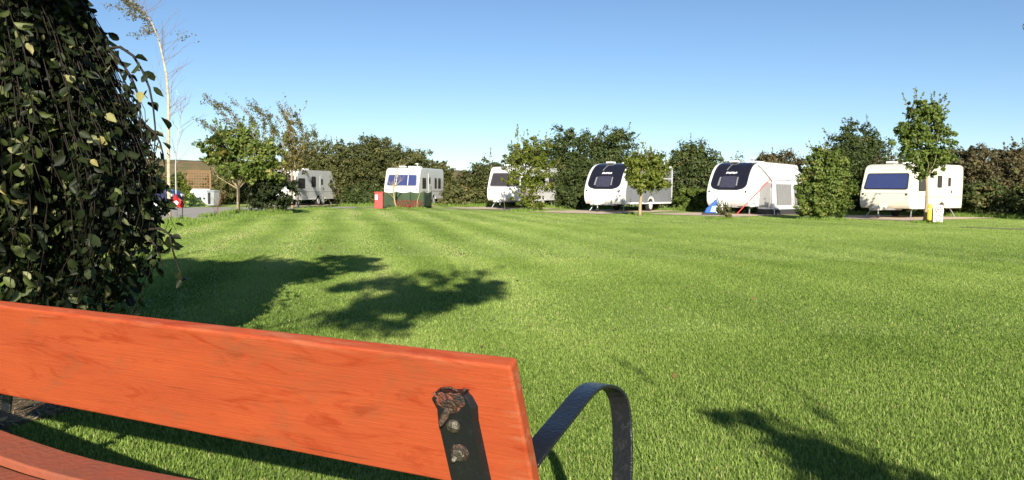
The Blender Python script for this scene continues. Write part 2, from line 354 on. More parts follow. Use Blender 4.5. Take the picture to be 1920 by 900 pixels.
def sprays(lobes, n, rng, length, size, per=14, spread=.25, lean=(0, 0, 0), top=True):
    """leafy shoots that stick out of the crown; returns leaves, tints and the shoot lines"""
    lobes = np.array(lobes, float); Q = []; T = []; lines = []
    pr = lobes[:, 3] * lobes[:, 5]; pr = pr / pr.sum()
    for i in range(n):
        l = lobes[rng.choice(len(lobes), p=pr)]
        d = rng.normal(0, 1, 3); d[2] = abs(d[2]) * 1.2 + .3 if top else d[2]; d /= np.linalg.norm(d)
        s = l[:3] + d * l[3:] * .85; dd = d * .6 + np.array([0, 0, .8]) + np.array(lean) + rng.normal(0, .2, 3); dd /= np.linalg.norm(dd)
        L = length * rng.uniform(.45, 1.7); e = s + dd * L; m = (s + e) / 2 + rng.normal(0, .05, 3) * L
        lines.append([s, m, e])
        t = rng.uniform(.1, 1.05, per)[:, None]; c = s + (e - s) * t + rng.normal(0, spread * .3, (per, 3)) * (1.1 - t) * L
        Q.append(leaf_quads(c, unit(rng.normal(0, 1, (per, 3))), size, rng)); T.append(np.clip(rng.normal(.5, .2, per), 0, 1))
    return np.concatenate(Q), np.concatenate(T), lines

def tree(name, label, cat, base, lobes, n, size, leaf, rng, trunk_h=1.0, trunk_r=.08, bark='bark', group=None, spr=0, spr_len=.6, spr_lean=(0, 0, 0), lean=(0, 0), clump=.28, fill=.35, tint0=.45, stems=1, limbs=8, nclump=None, tvar=.16, per=14):
    """lobes relative to the base; trunk with limbs reaching into the crown"""
    base = np.array(base, float); th = thing(name, label, cat, base, group=group)
    lob = np.array(lobes, float); lob[:, :3] += base
    q, t, cc = lobe_leaves(lob, n, size, rng, clump=clump, fill=fill, tint0=tint0, nclump=nclump, tvar=tvar, zmin=base[2] + .04)
    mb = MB()
    if spr:
        q2, t2, lines = sprays(lob, spr, rng, spr_len, size * .9, lean=spr_lean, per=per); q = np.concatenate([q, q2]); t = np.concatenate([t, t2])
        for l in lines: mb.tube(l, [trunk_r * .16, trunk_r * .11, trunk_r * .06], 4, False)
    np_mesh('crown', q, 4, leaf, t, th)
    fork = base + np.array([lean[0], lean[1], trunk_h])
    for s in range(stems):
        b = base + (rng.normal(0, trunk_r * 2.0, 3) * [1, 1, 0] if stems > 1 else 0); f = fork + (rng.normal(0, trunk_r * 3, 3) if stems > 1 else 0)
        ts = np.linspace(0, 1, 6)[:, None]; bend = rng.normal(0, trunk_r * .9, 3) * [1, 1, 0]
        mb.tube(b + (f - b) * ts + bend * np.sin(ts * np.pi) - np.array([0, 0, .05]) * (1 - ts), trunk_r * np.array([1.35, 1.05, 1, .95, .9, .85]), 7)
        near = cc[np.argsort(np.linalg.norm(cc - f - np.array([0, 0, .5]), axis=1) + rng.uniform(0, .5, len(cc)))[:max(limbs, len(cc) // 2)]]; top = near[np.argsort(rng.random(len(near)))[:limbs]]
        for c in top:
            m = (f + c) / 2 + rng.normal(0, .08, 3); m[2] -= .08 * np.linalg.norm(c - f)
            mb.tube([f - np.array([0, 0, .05]), m, c], [trunk_r * .42, trunk_r * .22, trunk_r * .08], 5, False)
    mb.build('trunk', M[bark], th, world=True, smooth=True, fix=False)
    return th

def rlobes(rng, w, h, k, z0=0, depth=None, shape='round'):
    """a main ellipsoid broken into k uneven lobes; w width, h top height"""
    dp = depth or w; out = []
    for i in range(k):
        zf = rng.uniform(.12, .9) if z0 == 0 else rng.uniform(.2, .85)
        wid = {'round': math.sqrt(max(.05, 1 - (2 * zf - 1) ** 2)), 'cone': 1.05 - zf, 'hedge': 1 - .55 * zf ** 2}[shape]
        r = rng.uniform(.24, .36) * w * (.6 + .4 * wid)
        rz = r * rng.uniform(.75, 1.1)
        zc = z0 + (h - z0) * zf
        rz = min(rz, max(.2, h - zc + .05), max(.25, zc - z0 + .2))
        a = rng.uniform(0, 6.28); q = math.sqrt(rng.random())
        out.append((math.cos(a) * max(0, w / 2 * wid - r * .7) * q, math.sin(a) * max(0, dp / 2 * wid - r * .7) * q, zc, r, r * dp / w, rz))
    out.append((0, 0, z0 + (h - z0) * .42, w * .36, dp * .36, (h - z0) * .40))
    return out

# ------------------------------------------------------------------ caravans
def rrect(cx, cz, w, h, r, k=4):
    out = []
    for sx, sz, a0 in ((1, 1, 0), (-1, 1, 90), (-1, -1, 180), (1, -1, 270)):
        for i in range(k + 1):
            a = R(a0 + 90 * i / k); out.append((cx + sx * (w / 2 - r) + r * math.cos(a), cz + sz * (h / 2 - r) + r * math.sin(a)))
    return out
def smooth_curve(pts, n=40):
    pts = np.array(pts, float)
    for _ in range(3):
        a = pts[:-1] * .75 + pts[1:] * .25; b = pts[:-1] * .25 + pts[1:] * .75
        pts = np.concatenate([pts[:1], np.stack([a, b], 1).reshape(-1, 2), pts[-1:]])
    s = np.concatenate([[0], np.cumsum(np.linalg.norm(np.diff(pts, axis=0), axis=1))])
    t = np.linspace(0, s[-1], n)
    return np.stack([np.interp(t, s, pts[:, 0]), np.interp(t, s, pts[:, 1])], -1)
OLD = [(.16, .46), (.02, .62), (0, .95), (.04, 1.25), (.42, 2.18), (.62, 2.44), (.95, 2.50), (1.3, 2.52)]
NEW = [(.22, .40), (.05, .58), (0, .9), (.04, 1.2), (.22, 1.62), (.55, 2.12), (.95, 2.42), (1.5, 2.55), (2.0, 2.57)]
BOXY = [(.14, .45), (.03, .60), (0, .95), (.03, 1.22), (.30, 1.95), (.40, 2.25), (.55, 2.42), (.85, 2.50), (1.2, 2.52)]
def caravan(label, px, d, heading, L, W, H, front, body, glass, wins, axles=(.56,), door=None, panel=None, trimcol=None, marks=None, name='caravan'):
    base = G(px, d); k = H / 2.57
    th = thing(name, label, 'caravan', base, -R(heading), 'touring caravans parked along the hedge')
    fc = smooth_curve([(a, b * k) for a, b in front]); fl = .46 * k if front is not NEW else .40 * k
    rear = smooth_curve([(L - .5, H * .995), (L - .12, H * .985), (L, H * .93), (L + .02, H * .7), (L, fl + .25), (L - .06, fl)], 24)
    prof = [tuple(q) for q in fc] + [tuple(q) for q in rear]
    rw = .33
    for ax in sorted(axles, reverse=True):
        cy = L * ax
        prof += [(cy + (rw + .06) * math.cos(a), fl - .02 + (rw - .02) * math.sin(a)) for a in np.linspace(0.06, math.pi - .06, 9)]
    MB().prism(prof, -W / 2, W / 2).build('body', body, th, bevel=.035, seg=3, smooth=False)
    # panel wrapped over the front curve
    seg = np.concatenate([[0], np.cumsum(np.linalg.norm(np.diff(fc, axis=0), axis=1))])
    def on_front(s):
        p = np.array([np.interp(s, seg, fc[:, 0]), np.interp(s, seg, fc[:, 1])]); e = .01
        q = np.array([np.interp(s + e, seg, fc[:, 0]), np.interp(s + e, seg, fc[:, 1])]) - np.array([np.interp(s - e, seg, fc[:, 0]), np.interp(s - e, seg, fc[:, 1])])
        q /= np.linalg.norm(q); return p, np.array([-q[1], q[0]])
    def s_at(z): return np.interp(z, fc[:, 1], seg)
    def wrap(nm, z0, z1, hw0, hw1, off, thick, m, parent, rb=.0, rt=.0, xs=None, rows=18):
        """front panel between two heights; half width hw0 at the bottom, hw1 at the top, corner rounding rb, rt"""
        s0, s1 = s_at(z0), s_at(z1); mbw = MB(); F_, B_ = [], []
        for s in np.linspace(s0, s1, rows):
            t = (s - s0) / (s1 - s0); hw = hw0 + (hw1 - hw0) * t; a, b = s - s0, s1 - s
            if a < rb: hw -= rb * 1.3 * (1 - math.sqrt(max(0, 1 - (1 - a / rb) ** 2)))
            if b < rt: hw -= rt * (1 - math.sqrt(max(0, 1 - (1 - b / rt) ** 2)))
            p, nn = on_front(s); x0, x1 = (-hw, hw) if xs is None else (xs[0] * hw, xs[1] * hw)
            X_ = np.linspace(x0, x1, 9)
            fr = p + nn * (off + thick); bk = p + nn * off
            F_.append([[x, fr[0], fr[1]] for x in X_]); B_.append([[x, bk[0], bk[1]] for x in X_])
        F_, B_ = np.array(F_), np.array(B_)
        mbw.grid(F_); mbw.grid(B_[:, ::-1])
        for e0, e1 in ((F_[0], B_[0]), (F_[-1], B_[-1]), (F_[:, 0], B_[:, 0]), (F_[:, -1], B_[:, -1])): mbw.grid(np.stack([e0, e1]))
        return mbw.build(nm, m, parent, smooth=False)
    hw = W / 2
    if front is NEW:
        o = wrap('front_window', 1.22 * k, 2.52 * k, hw * .84, hw * .82, .004, .012, glass, th, rb=.34, rt=.04, rows=30)
        wrap('frame', 1.17 * k, 2.54 * k, hw * .88, hw * .84, -.003, .009, M['dark'], o, rb=.37, rt=.05, rows=30)
        for xx in ((-.62, -.52), (.42, .5)): wrap('curtain', 1.38 * k, 1.80 * k, hw * .84, hw * .8, .0165, .003, M['greytrim'], o, xs=xx)
        wrap('blind', 1.30 * k, 1.84 * k, hw * .84, hw * .8, .0165, .002, M['blind'], o, xs=(-.48, .38))
        wrap('locker_seam', .86 * k, .872 * k, hw * .9, hw * .9, .002, .003, M['seam'], th, rows=3)
        # white lettering across the glass, too small to read in the picture
        for i, xx in enumerate(np.linspace(-.30, .26, 8)):
            wrap('lettering', (1.96 + .015 * (i % 3 == 1)) * k, (2.05 - .02 * (i % 4 == 2)) * k, hw * .84, hw * .8, .017, .004, M['trim'], o, xs=(xx, xx + .055), rows=3)
        wrap('skylight_frame', 2.14 * k, 2.42 * k, hw * .3, hw * .2, .017, .004, M['greytrim'], o, xs=(-.98, -.80), rows=8)
    else:
        zz0, zz1 = (1.33 * k, 2.08 * k) if front is not BOXY else (1.36 * k, 2.02 * k)
        o = wrap('front_window', zz0, zz1, hw * .84, hw * .79, .004, .016, glass, th, rb=.06, rt=.06)
        wrap('frame', zz0 - .05, zz1 + .05, hw * .89, hw * .83, -.003, .012, M['dark'] if body is M['cream'] else M['greytrim'], o, rb=.08, rt=.08)
        if marks == 'panes':
            for xx in ((-.42, -.385), (.40, .435)): wrap('divider', zz0 + .01, zz1 - .01, hw * .84, hw * .79, .021, .006, M['trim'], o, xs=xx)
        if marks == 'text':
            for i, xx in enumerate(np.linspace(-.30, .42, 13)): wrap('lettering', 2.20 * k, 2.235 * k, hw * .84, hw * .8, .003, .004, M['greytrim'], th, xs=(xx, xx + .03), rows=3)
            wrap('badge', 1.08 * k, 1.12 * k, hw * .84, hw * .84, .003, .004, M['greytrim'], th, xs=(-.28, -.16), rows=3)
            wrap('locker_seam', 1.13 * k, 1.145 * k, hw * .95, hw * .95, .002, .003, M['greytrim'], th, rows=3)
    for xx in (-.9, .84): wrap('grab_handle', 1.06 * k, 1.14 * k, hw, hw, .004, .03, M['dark'], th, xs=(xx, xx + .06), rows=3)
    # side windows: (y, z, w, h)
    for sgn in (1, -1):
        for (y, z, ww, hh) in wins:
            x = sgn * hw
            o = MB().prism(rrect(y, z * k, ww, hh, .05), x + sgn * .006, x + sgn * .024).build('window', M['dkglass'], th)
            MB().prism(rrect(y, z * k, ww + .07, hh + .07, .07), x - sgn * .004, x + sgn * .012).build('frame', M['dark'], o)
        if not panel:
            MB().prism([(.75, .98 * k), (L - .1, .98 * k), (L - .1, 1.02 * k), (.75, 1.02 * k)], sgn * hw - sgn * .004, sgn * (hw + .004)).build('side_stripe', M['seam'], th)
        MB().prism([(.35, fl + .01), (L - .08, fl + .01), (L - .08, fl + .1), (.35, fl + .1)] if panel else [(.3, fl - .02), (L * axles[0] - rw - .12, fl - .02), (L * axles[0] - rw - .12, fl + .05), (.3, fl + .05)], sgn * hw - sgn * .004, sgn * (hw + .008)).build('skirt', M['trim'] if trimcol is None else trimcol, th)
    if panel:
        for sgn in (1, -1):
            tp = [tuple(q) for q in fc[::2] if q[1] > fl + .12 and q[0] > -.1]
            pl = []
            for a, b in tp: pl.append((a + .42 + .12 * (b / H), min(b, H - .14)))
            pl = [q for i, q in enumerate(pl) if i == 0 or q[1] - pl[i - 1][1] > .01]
            ax = L * axles[0]
            pl = [(pl[0][0], fl + .11)] + pl + [(L - .22, H - .14), (L - .18, fl + .11)]
            pl += [(ax + .47 * math.cos(a), fl + .03 + .40 * math.sin(a)) for a in np.linspace(.2, math.pi - .2, 8)]
            o = MB().prism(pl, sgn * hw - sgn * .004, sgn * (hw + .005)).build('side_panel', panel, th)
            o['label'] = 'grey side panel edged in white'
            MB().prism([(L * .72, 1.78 * k), (L - .2, 1.80 * k), (L - .2, 1.84 * k), (L * .72, 1.82 * k)], sgn * (hw + .003), sgn * (hw + .009)).build('side_stripe', M['trim'], th)
    if door:
        y, ww = door
        o = MB().prism(rrect(y, 1.33 * k, ww, 1.72 * k, .06), hw - .004, hw + .012).build('door', panel or body, th)
        MB().box((hw + .03, y + ww / 2 - .08, 1.25 * k), (.03, .05, .14)).build('handle', M['dark'], o)
        wv = MB().prism(rrect(y, 1.72 * k, ww * .5, .42, .05), hw + .010, hw + .02).build('door_window', M['dkglass'], o)
    for ax in axles:
        for sgn in (1, -1):
            cy = L * ax; mbw = MB(); x0 = sgn * (hw - .20); x1 = sgn * (hw - .01)
            cir = [(cy + rw * math.cos(a), rw + rw * math.sin(a)) for a in np.linspace(0, 2 * math.pi, 22, endpoint=False)]
            wh = mbw.prism(cir, x0, x1).build('wheel', M['rubber'], th, bevel=.03)
            cir = [(cy + rw * .68 * math.cos(a), rw + rw * .68 * math.sin(a)) for a in np.linspace(0, 2 * math.pi, 18, endpoint=False)]
            MB().prism(cir, x1 - sgn * .02, x1 + sgn * .012).build('rim', M['rim'], wh, bevel=.008)
    # roof fittings
    MB().box((0, L * .5, H + .045), (.75, .75, .11)).build('rooflight', M['trim'], th, bevel=.03)
    MB().box((-.3, L * .22, H + .03), (.4, .4, .09)).build('roof_vent', M['trim'], th, bevel=.02)
    mbw = MB(); mbw.tube([(.5, L * .3, H - .02), (.5, L * .3, H + .22)], .018, 6); mbw.box((.5, L * .3, H + .23), (.16, .24, .05)); mbw.build('aerial', M['trim'], th)
    # drawbar, jockey wheel, corner steadies
    mbw = MB()
    for sgn in (1, -1): mbw.tube([(sgn * .55, .6, fl - .05), (0, -1.05, .42)], .04, 6)
    mbw.build('drawbar', M['galv'], th)
    MB().prism([(-.25, .38), (-.95, .36), (-1.0, .46), (-.6, .56), (.05, .66)], -.22, .22).build('hitch_cover', body, th, bevel=.04)
    o = MB().tube([(.12, -.75, .12), (.12, -.75, .62)], .025, 6).build('jockey_post', M['galv'], th)
    MB().prism([(-.75 + .11 * math.cos(a), .11 + .11 * math.sin(a)) for a in np.linspace(0, 2 * math.pi, 14, endpoint=False)], .09, .15).build('jockey_wheel', M['rubber'], o)
    for sx in (1, -1):
        for y0, dy in ((.45, .35), (L - .5, -.35)):
            m_ = MB().tube([(sx * (hw - .25), y0 + dy, fl + .03), (sx * (hw - .12), y0, .03)], .028, 5); m_.box((sx * (hw - .12), y0, .015), (.12, .12, .03)); m_.build('corner_steady', M['galv'], th)
    return th
def az(px): return math.degrees(math.atan((px - 960) / F))
PITCHES = [(524, 54, az(524) + 27, 6.8), (752, 50.5, az(752) + 18, 6.0), (944, 47.5, az(944) + 25, 6.0), (1129, 42.6, az(1129) + 28, 6.6), (1362, 40.6, az(1362) + 25, 6.6), (1656, 37.6, az(1656) + 26, 5.7)]
cv1 = caravan('aged white twin-axle caravan behind the dark bush beside the road', *PITCHES[0][:3], 6.8, 2.2, 2.5, OLD, M['greywhite'], M['dkglass'],
        [(1.05, 1.58, .95, .62), (2.95, 1.72, .62, .66), (5.9, 1.60, .3, .5)], axles=(.555, .665), door=(4.3, .62))
cv2 = caravan('white caravan with blue three-pane front window behind the green windbreak', *PITCHES[1][:3], 6.0, 2.25, 2.5, BOXY, M['white'], M['skyglass'],
        [(1.25, 1.52, .75, .62), (3.95, 1.55, .45, .62), (4.9, 1.55, .6, .62)], axles=(.6,), door=(2.5, .62), marks='panes')
cv3 = caravan('white caravan mostly hidden by the loose yellow-green bush', *PITCHES[2][:3], 6.0, 2.2, 2.55, OLD, M['white'], M['dkglass'],
        [(1.4, 1.6, .9, .6), (4.9, 1.6, 1.0, .62)], axles=(.58,), door=(3.0, .62))
cv4 = caravan('white caravan with black wraparound front window and grey sides', *PITCHES[3][:3], 6.6, 2.25, 2.62, NEW, M['white'], M['blackglass'],
        [(1.75, 1.55, .9, .6)], axles=(.55,), door=(2.9, .6), panel=M['greypanel'])
cv5 = caravan('white caravan with black wraparound window and a white awning along its side', *PITCHES[4][:3], 6.6, 2.25, 2.68, NEW, M['white'], M['blackglass'],
        [(5.6, 1.6, .8, .6)], axles=(.58,))
cv6 = caravan('cream caravan with wide blue front window behind the slim-trunked tree', *PITCHES[5][:3], 5.7, 2.35, 2.6, BOXY, M['cream'], M['skyglass'],
        [(1.2, 1.6, .62, .62), (3.05, 1.72, .42, .5)], axles=(.6,), door=(4.1, .6), marks='text', trimcol=M['cream'])

# gravel standings under the caravans
def standing(px, d, heading, L, ext=2.6, wd=3.3):
    b = G(px, d); h = R(heading); fx = np.array([math.sin(h), math.cos(h)]); sx = np.array([math.cos(h), -math.sin(h)])
    rows = []
    for y in np.linspace(-ext, L + .6, 8):
        c_ = b[:2] + fx * y; rows.append((c_ - sx * wd / 2, c_ + sx * wd / 2))
    return rows
sheet('gravel_standings', [standing(*p, ext=e, wd=w_) for p, e, w_ in zip(PITCHES, (1.5, 2.2, 3.2, 4.2, 4.0, 3.2), (3.6, 3.6, 5.0, 4.4, 4.6, 5.2))], M['gravel'], lift=.020)
sheet('path', [[(G(px, d0), G(px, d1)) for px, d0, d1 in ((1800, 27.5, 27.9), (1860, 26.6, 27.4), (1940, 25.9, 26.8), (2150, 25.5, 26.6))]], mat('path_dust', (.26, .22, .15), .95, .1, noise=.8, nscale=3, col2=(.16, .19, .07)), lift=.016)

# ------------------------------------------------------------------ awning on the fifth caravan
M['awn'] = mat('awning_cloth', (.74, .73, .71), .75, .2, noise=.3, nscale=1.5, col2=(.66, .65, .64), bump=.2, bscale=5)
M['awngrey'] = mat('awning_mesh_window', (.30, .295, .29), .6, .3, noise=.7, nscale=4, col2=(.22, .22, .22), stretch=(6, 6, .6))
M['strap'] = mat('red_strap', (.62, .055, .04), .7)
aw = thing('caravan_awning', 'white porch awning with grey mesh windows and red storm straps', 'awning', cv5.location, cv5.rotation_euler.z)
x0, xe, xb, ya, yb, zt, ze = 1.145, 1.88, 1.98, 1.15, 6.0, 2.52, 1.76
A = []
for t in np.linspace(0, 1, 8):
    A.append([[x0 + (xe - x0) * t, y, zt + (ze - zt) * (t ** 1.25) - .02 * math.sin((y - ya) * 2.2) * t] for y in np.linspace(ya - .1, yb, 14)])
mbw = MB().grid(np.array(A)); o = mbw.build('awning_roof', M['awn'], aw, smooth=True); o.modifiers.new('thick', 'SOLIDIFY').thickness = .015
mbw = MB(); yy = np.linspace(ya - .1, yb, 49)
A = np.array([[[xe + .012, y, ze + .005] for y in yy], [[xe + .016, y, ze - (.10 if i % 2 else .055)] for i, y in enumerate(yy)]])
o = mbw.grid(A).build('valance', M['awn'], aw); o.modifiers.new('thick', 'SOLIDIFY').thickness = .006
mbw = MB().tube([(xe + .02, ya - .1, ze - .01), (xe + .02, yb, ze - .01)], .012, 5); mbw.build('piping', M['greytrim'], aw)
mbw = MB(); mbw.add([(xe, ya, ze), (xe, yb, ze), (xb, yb, .28), (xb, ya, .28)], [(0, 1, 2, 3)]); o = mbw.build('outer_wall', M['awn'], aw); o.modifiers.new('thick', 'SOLIDIFY').thickness = .012
mbw = MB(); mbw.add([(x0, ya, zt), (x0 + .4, ya, zt - .35), (xe, ya, ze), (xb, ya, .28), (x0, ya, .28)], [(0, 1, 2, 3, 4)]); o = mbw.build('end_wall', M['awn'], aw); o.modifiers.new('thick', 'SOLIDIFY').thickness = .012
mbw = MB(); MB().prism([(x0 + .08, .38), (xb - .14, .38), (xe - .10, 1.62), (x0 + .40, 1.66), (x0 + .16, 1.45), (x0 + .08, 1.2)], ya - .022, ya - .008, axis=1).build('mesh_window', M['awngrey'], aw)
def on_wall(y0, y1, za, zb, off):
    f = lambda z: xe + (xb - xe) * (ze - z) / (ze - .28) + off
    return [(f(za), y0, za), (f(za), y1, za), (f(zb), y1, zb), (f(zb), y0, zb)]
for (y0, y1) in ((ya + .35, ya + 2.35), (ya + 2.75, ya + 4.5)):
    nr = 20; A = []
    for z in np.linspace(.50, 1.56, 8):
        A.append([[xe + (xb - xe) * (ze - z) / (ze - .28) + .034 + .012 * math.sin(i * 1.9 + z), y, z] for i, y in enumerate(np.linspace(y0, y1, nr))])
    MB().grid(np.array(A)).build('mesh_window', M['awngrey'], aw, smooth=True)
mbw = MB(); mbw.add([(xb, ya, .29), (xb, yb, .29), (xb + .1, yb, .0), (xb + .1, ya, .0)], [(0, 1, 2, 3)]); mbw.add([(x0, ya - .005, .29), (xb, ya - .005, .29), (xb + .1, ya - .03, .0), (x0, ya - .03, .0)], [(0, 1, 2, 3)])
o = mbw.build('mud_skirt', mat('mud_skirt', (.035, .035, .037), .8), aw); o.modifiers.new('thick', 'SOLIDIFY').thickness = .006
for pts in ([(xe - .1, ya - .02, ze + .06), (xe - 1.15, ya - 1.6, .02)], [(xe, ya - .04, ze + .05), (xe + .25, ya - .25, .02)], [(xe + .02, yb - .9, ze), (xb + 1.0, yb - 1.6, .02)], [(xe + .02, yb - 1.5, ze), (xb + .8, yb - 2.6, .02)]):
    MB().tube(pts, .022, 5).build('storm_strap', M['strap'] if pts[1][0] != xe + .25 else M['trim'], aw)
MB().box((xe + .0, ya - .05, ze - .25), (.05, .03, .2)).build('strap_buckle', M['strap'], aw)

def at_px(px, d, z=0): p = G(px, d); p[2] += z; return p

# blue folded carrier by the hitch of the awning caravan
p = G(1334, 38.6); th = thing('water_carrier_bag', 'blue pointed fabric bag with pale blue front beside the awning caravan hitch', 'bag', p, -R(15))
MB().prism([(-.34, .10), (.22, .10), (.27, .55), (.22, .80), (.14, .72), (-.08, .48), (-.25, .34)], -.16, .16, axis=1).build('bag_body', mat('blue_fabric', (.02, .12, .52), .6, noise=.4, nscale=6, bump=.4, bscale=9), th, bevel=.04)
MB().prism([(-.06, .16), (.23, .16), (.24, .46), (.02, .44)], -.185, -.15, axis=1).build('front_patch', mat('pale_blue_fabric', (.35, .60, .78), .6), th, bevel=.01)
MB().box((-.02, 0, .06), (.85, .5, .12)).build('dark_base', M['dark'], th, bevel=.02)  # black block under the bag
MB().tube([(.24, -.19, 0), (.24, -.19, .46)], .03, 6).build('stand_leg', M['trim'], th)

# ------------------------------------------------------------------ fire point, windbreak, sign, bollard
p = G(710.5, 45); th = thing('fire_point_box', 'red fire point box with a small white notice beside the windbreak', 'fire point', p, R(4))
rd = mat('red_paint', (.66, .035, .03), .45, noise=.2)
MB().box((0, 0, .44), (.46, .3, .88)).build('cabinet', rd, th, bevel=.02)
MB().box((0, -.01, .895), (.50, .36, .05)).build('lid', rd, th, bevel=.01)
MB().box((-.13, -.156, .62), (.14, .012, .28)).build('notice', M['trim'], th)
a, b = G(718, 45.2), G(795, 44.8); c2_ = G(809, 46.6)
wb = thing('windbreak', 'dark green fabric windbreak in front of the blue-windowed caravan', 'windbreak', a)
gm = mat('green_fabric', (.055, .085, .045), .85, .15, noise=.4, nscale=2, col2=(.04, .06, .035), bump=.3, bscale=4)
for i, (s, e) in enumerate(((a, b), (b, c2_))):
    n_ = 24 if i == 0 else 9; A = []
    for z in np.linspace(.02, .92, 6):
        row = []
        for j in range(n_):
            t = j / (n_ - 1); q = s + (e - s) * t; row.append([q[0], q[1] + .03 * math.sin(t * n_ * .9), q[2] + z - .05 * math.sin(t * math.pi * (3 if i == 0 else 1)) ** 2 * (z > .5)])
        A.append(row)
    o = MB().grid(np.array(A)).build('fabric_panel', gm, wb, world=True, smooth=True); o.modifiers.new('thick', 'SOLIDIFY').thickness = .01
for q in (a, a + (b - a) * .34, a + (b - a) * .67, b, c2_): MB().tube([q - [0, .03, .02], q + [0, -.03, 1.0]], .02, 6).build('pole', M['dark'], wb, world=True)
arc = [b + (c2_ - b) * t + np.array([-.02, -.08, .86 * math.sin(t * 1.5) + .04]) for t in np.linspace(0, 1, 10)]
MB().tube(arc, .022, 5).build('bent_pole', M['dark'], wb, world=True)

p = G(1758, 31.2); th = thing('notice_board', 'white board with two round prohibition symbols on the grass edge', 'sign', p, R(-3))
MB().prism(rrect(0, .37, .37, .70, .06), -.015, .015, axis=1).build('board', M['signwhite'], th)
MB().tube([(0, .05, 0), (0, .05, .6)], .03, 8).build('post', M['galv'], th)
def ring(cx, cz, r0, r1, y0, y1, k=28, a0=0, a1=2 * math.pi):
    m_ = MB(); an = np.linspace(a0, a1, k); A = np.array([[[cx + r * math.cos(t), y, cz + r * math.sin(t)] for t in an] for r, y in ((r0, y0), (r0, y1), (r1, y1), (r1, y0))]); m_.grid(A); return m_
MB_ring = ring(0, .54, .095, .125, -.014, -.021); MB_ring.box((0, -.0185, .54), (.02, .005, .2), Matrix.Rotation(R(45), 3, 'Y')); MB_ring.build('prohibition_ring', mat('faded_red', (.30, .05, .05), .6), th)
MB().box((-.01, -.0165, .535), (.10, .004, .05)).build('symbol', M['greytrim'], th)
MB_ring = ring(0, .21, .095, .125, -.014, -.021); MB_ring.build('prohibition_ring', mat('faded_grey_red', (.14, .10, .10), .6), th)
m_ = MB(); m_.box((0, -.0165, .18), (.09, .004, .035)); m_.prism([(-.055 + 0, .205), (.05, .225), (.04, .25), (-.03, .24)], -.0185, -.0145, axis=1); m_.build('symbol', M['greytrim'], th)
p = G(1741.5, 32.6); th = thing('bollard', 'yellow round-topped bollard between slim tree trunk and white board', 'bollard', p)
yl = mat('yellow_paint', (.72, .48, .04), .5, noise=.2)
MB().tube([(0, 0, z) for z in (0, .1, .62, .68, .72, .735)], [.115, .105, .105, .095, .06, .01], 14).build('post', yl, th, smooth=True)
MB().tube([(0, 0, .50), (0, 0, .56)], .109, 14).build('band', mat('pale_yellow_band', (.75, .60, .2), .5), th, smooth=True)
p = G(1749, 33.2); th = thing('meter_post', 'short dark service post between the yellow bollard and white board', 'post', p)
MB().tube([(0, 0, 0), (0, 0, .5), (.03, 0, .62), (.1, 0, .66)], .045, 8).build('post', M['dark'], th, smooth=True)
MB().box((-.01, -.06, .40), (.08, .05, .1)).build('tap_box', M['galv'], th, bevel=.01)

# ------------------------------------------------------------------ far left corner: wall, trellis, bin, flag, car
p = G(376, 50.5); th = thing('white_wall', 'low white rendered wall under the brown trellis', 'wall', p, R(8))
MB().box((0, 0, .52), (1.15, .22, 1.04)).build('wall', mat('white_render', (.82, .82, .80), .8, noise=.3), th, bevel=.02)
MB().box((0, 0, 1.06), (1.2, .27, .05)).build('coping', M['trim'], th)
bank = MB(); A = []
for i, t in enumerate(np.linspace(0, 1, 10)):
    q = G(350 + 42 * t, 49.8); hgt = .95 * (1 - t) ** 1.1
    A.append([[q[0], q[1] + dy, q[2] + hgt * f - .02] for dy, f in ((-1.1, 0), (-.6, .5), (-.2, .9), (.2, 1), (.35, 1))])
bank.grid(np.array(A)).build('grass_bank', M['lawn'], smooth=True)['kind'] = 'structure'
p = G(374, 51.6); th = thing('trellis_panel', 'brown square lattice trellis standing above the white wall', 'trellis', p, R(8))
tim = mat('brown_timber', (.27, .15, .08), .8, .2, noise=.4, nscale=5)
m_ = MB()
for x in np.linspace(-.66, .64, 9): m_.box((x, 0, 1.55), (.035, .02, 1.3))
for z in np.linspace(.98, 2.14, 8): m_.box((0, -.021, z), (1.36, .02, .035))
m_.build('lattice', tim, th)
m_ = MB(); m_.box((0, 0, 2.23), (1.46, .06, .06)); m_.box((0, 0, .88), (1.46, .06, .06)); m_.build('rail', tim, th)
for x in (-.72, .70): MB().box((x, .0, 1.13), (.08, .08, 2.26)).build('post', tim, th)
p = G(400, 50.0); th = thing('wheelie_bin', 'grey wheeled bin with dark front beside the white wall', 'bin', p, R(-20))
gb = mat('grey_bin', (.30, .32, .33), .5)
MB().prism([(-.24, .06), (.24, .06), (.28, .92), (-.28, .92)], -.28, .28, axis=1).build('bin_body', gb, th, bevel=.03)
MB().box((-.06, -.29, .52), (.18, .012, .7)).build('front_panel', M['dark'], th)
MB().prism([(-.32, .92), (.30, .92), (.30, .99), (-.20, 1.03), (-.32, .98)], -.31, .31, axis=0).build('lid', gb, th, bevel=.02)
for sx in (-.25, .25):
    MB().prism([(.22 + .09 * math.cos(a), .09 + .09 * math.sin(a)) for a in np.linspace(0, 2 * math.pi, 12, endpoint=False)], sx - .03, sx + .03, axis=0).build('wheel', M['rubber'], th)
p = G(342, 25.2); th = thing('marker_flag', 'crumpled red flag with white centre on a thin dark stake by the road', 'flag', p)
MB().tube([(0, 0, 0), (0.01, 0, .35), (-.02, 0, .62)], .012, 5).build('stake', M['dark'], th)
m_ = MB(); q = np.array([(-.32, .52), (-.27, .70), (-.19, .86), (-.13, .72), (-.02, .64), (.07, .53), (.06, .42), (-.10, .42), (-.24, .47)])
k = len(q); cen = q.mean(0); vs = []; rngf = np.random.default_rng(5)
for s in (1, .55): vs += [(cen[0] + (x - cen[0]) * s, rngf.normal(0, .035) - .05 * (s < 1), cen[1] + (z - cen[1]) * s) for x, z in q]
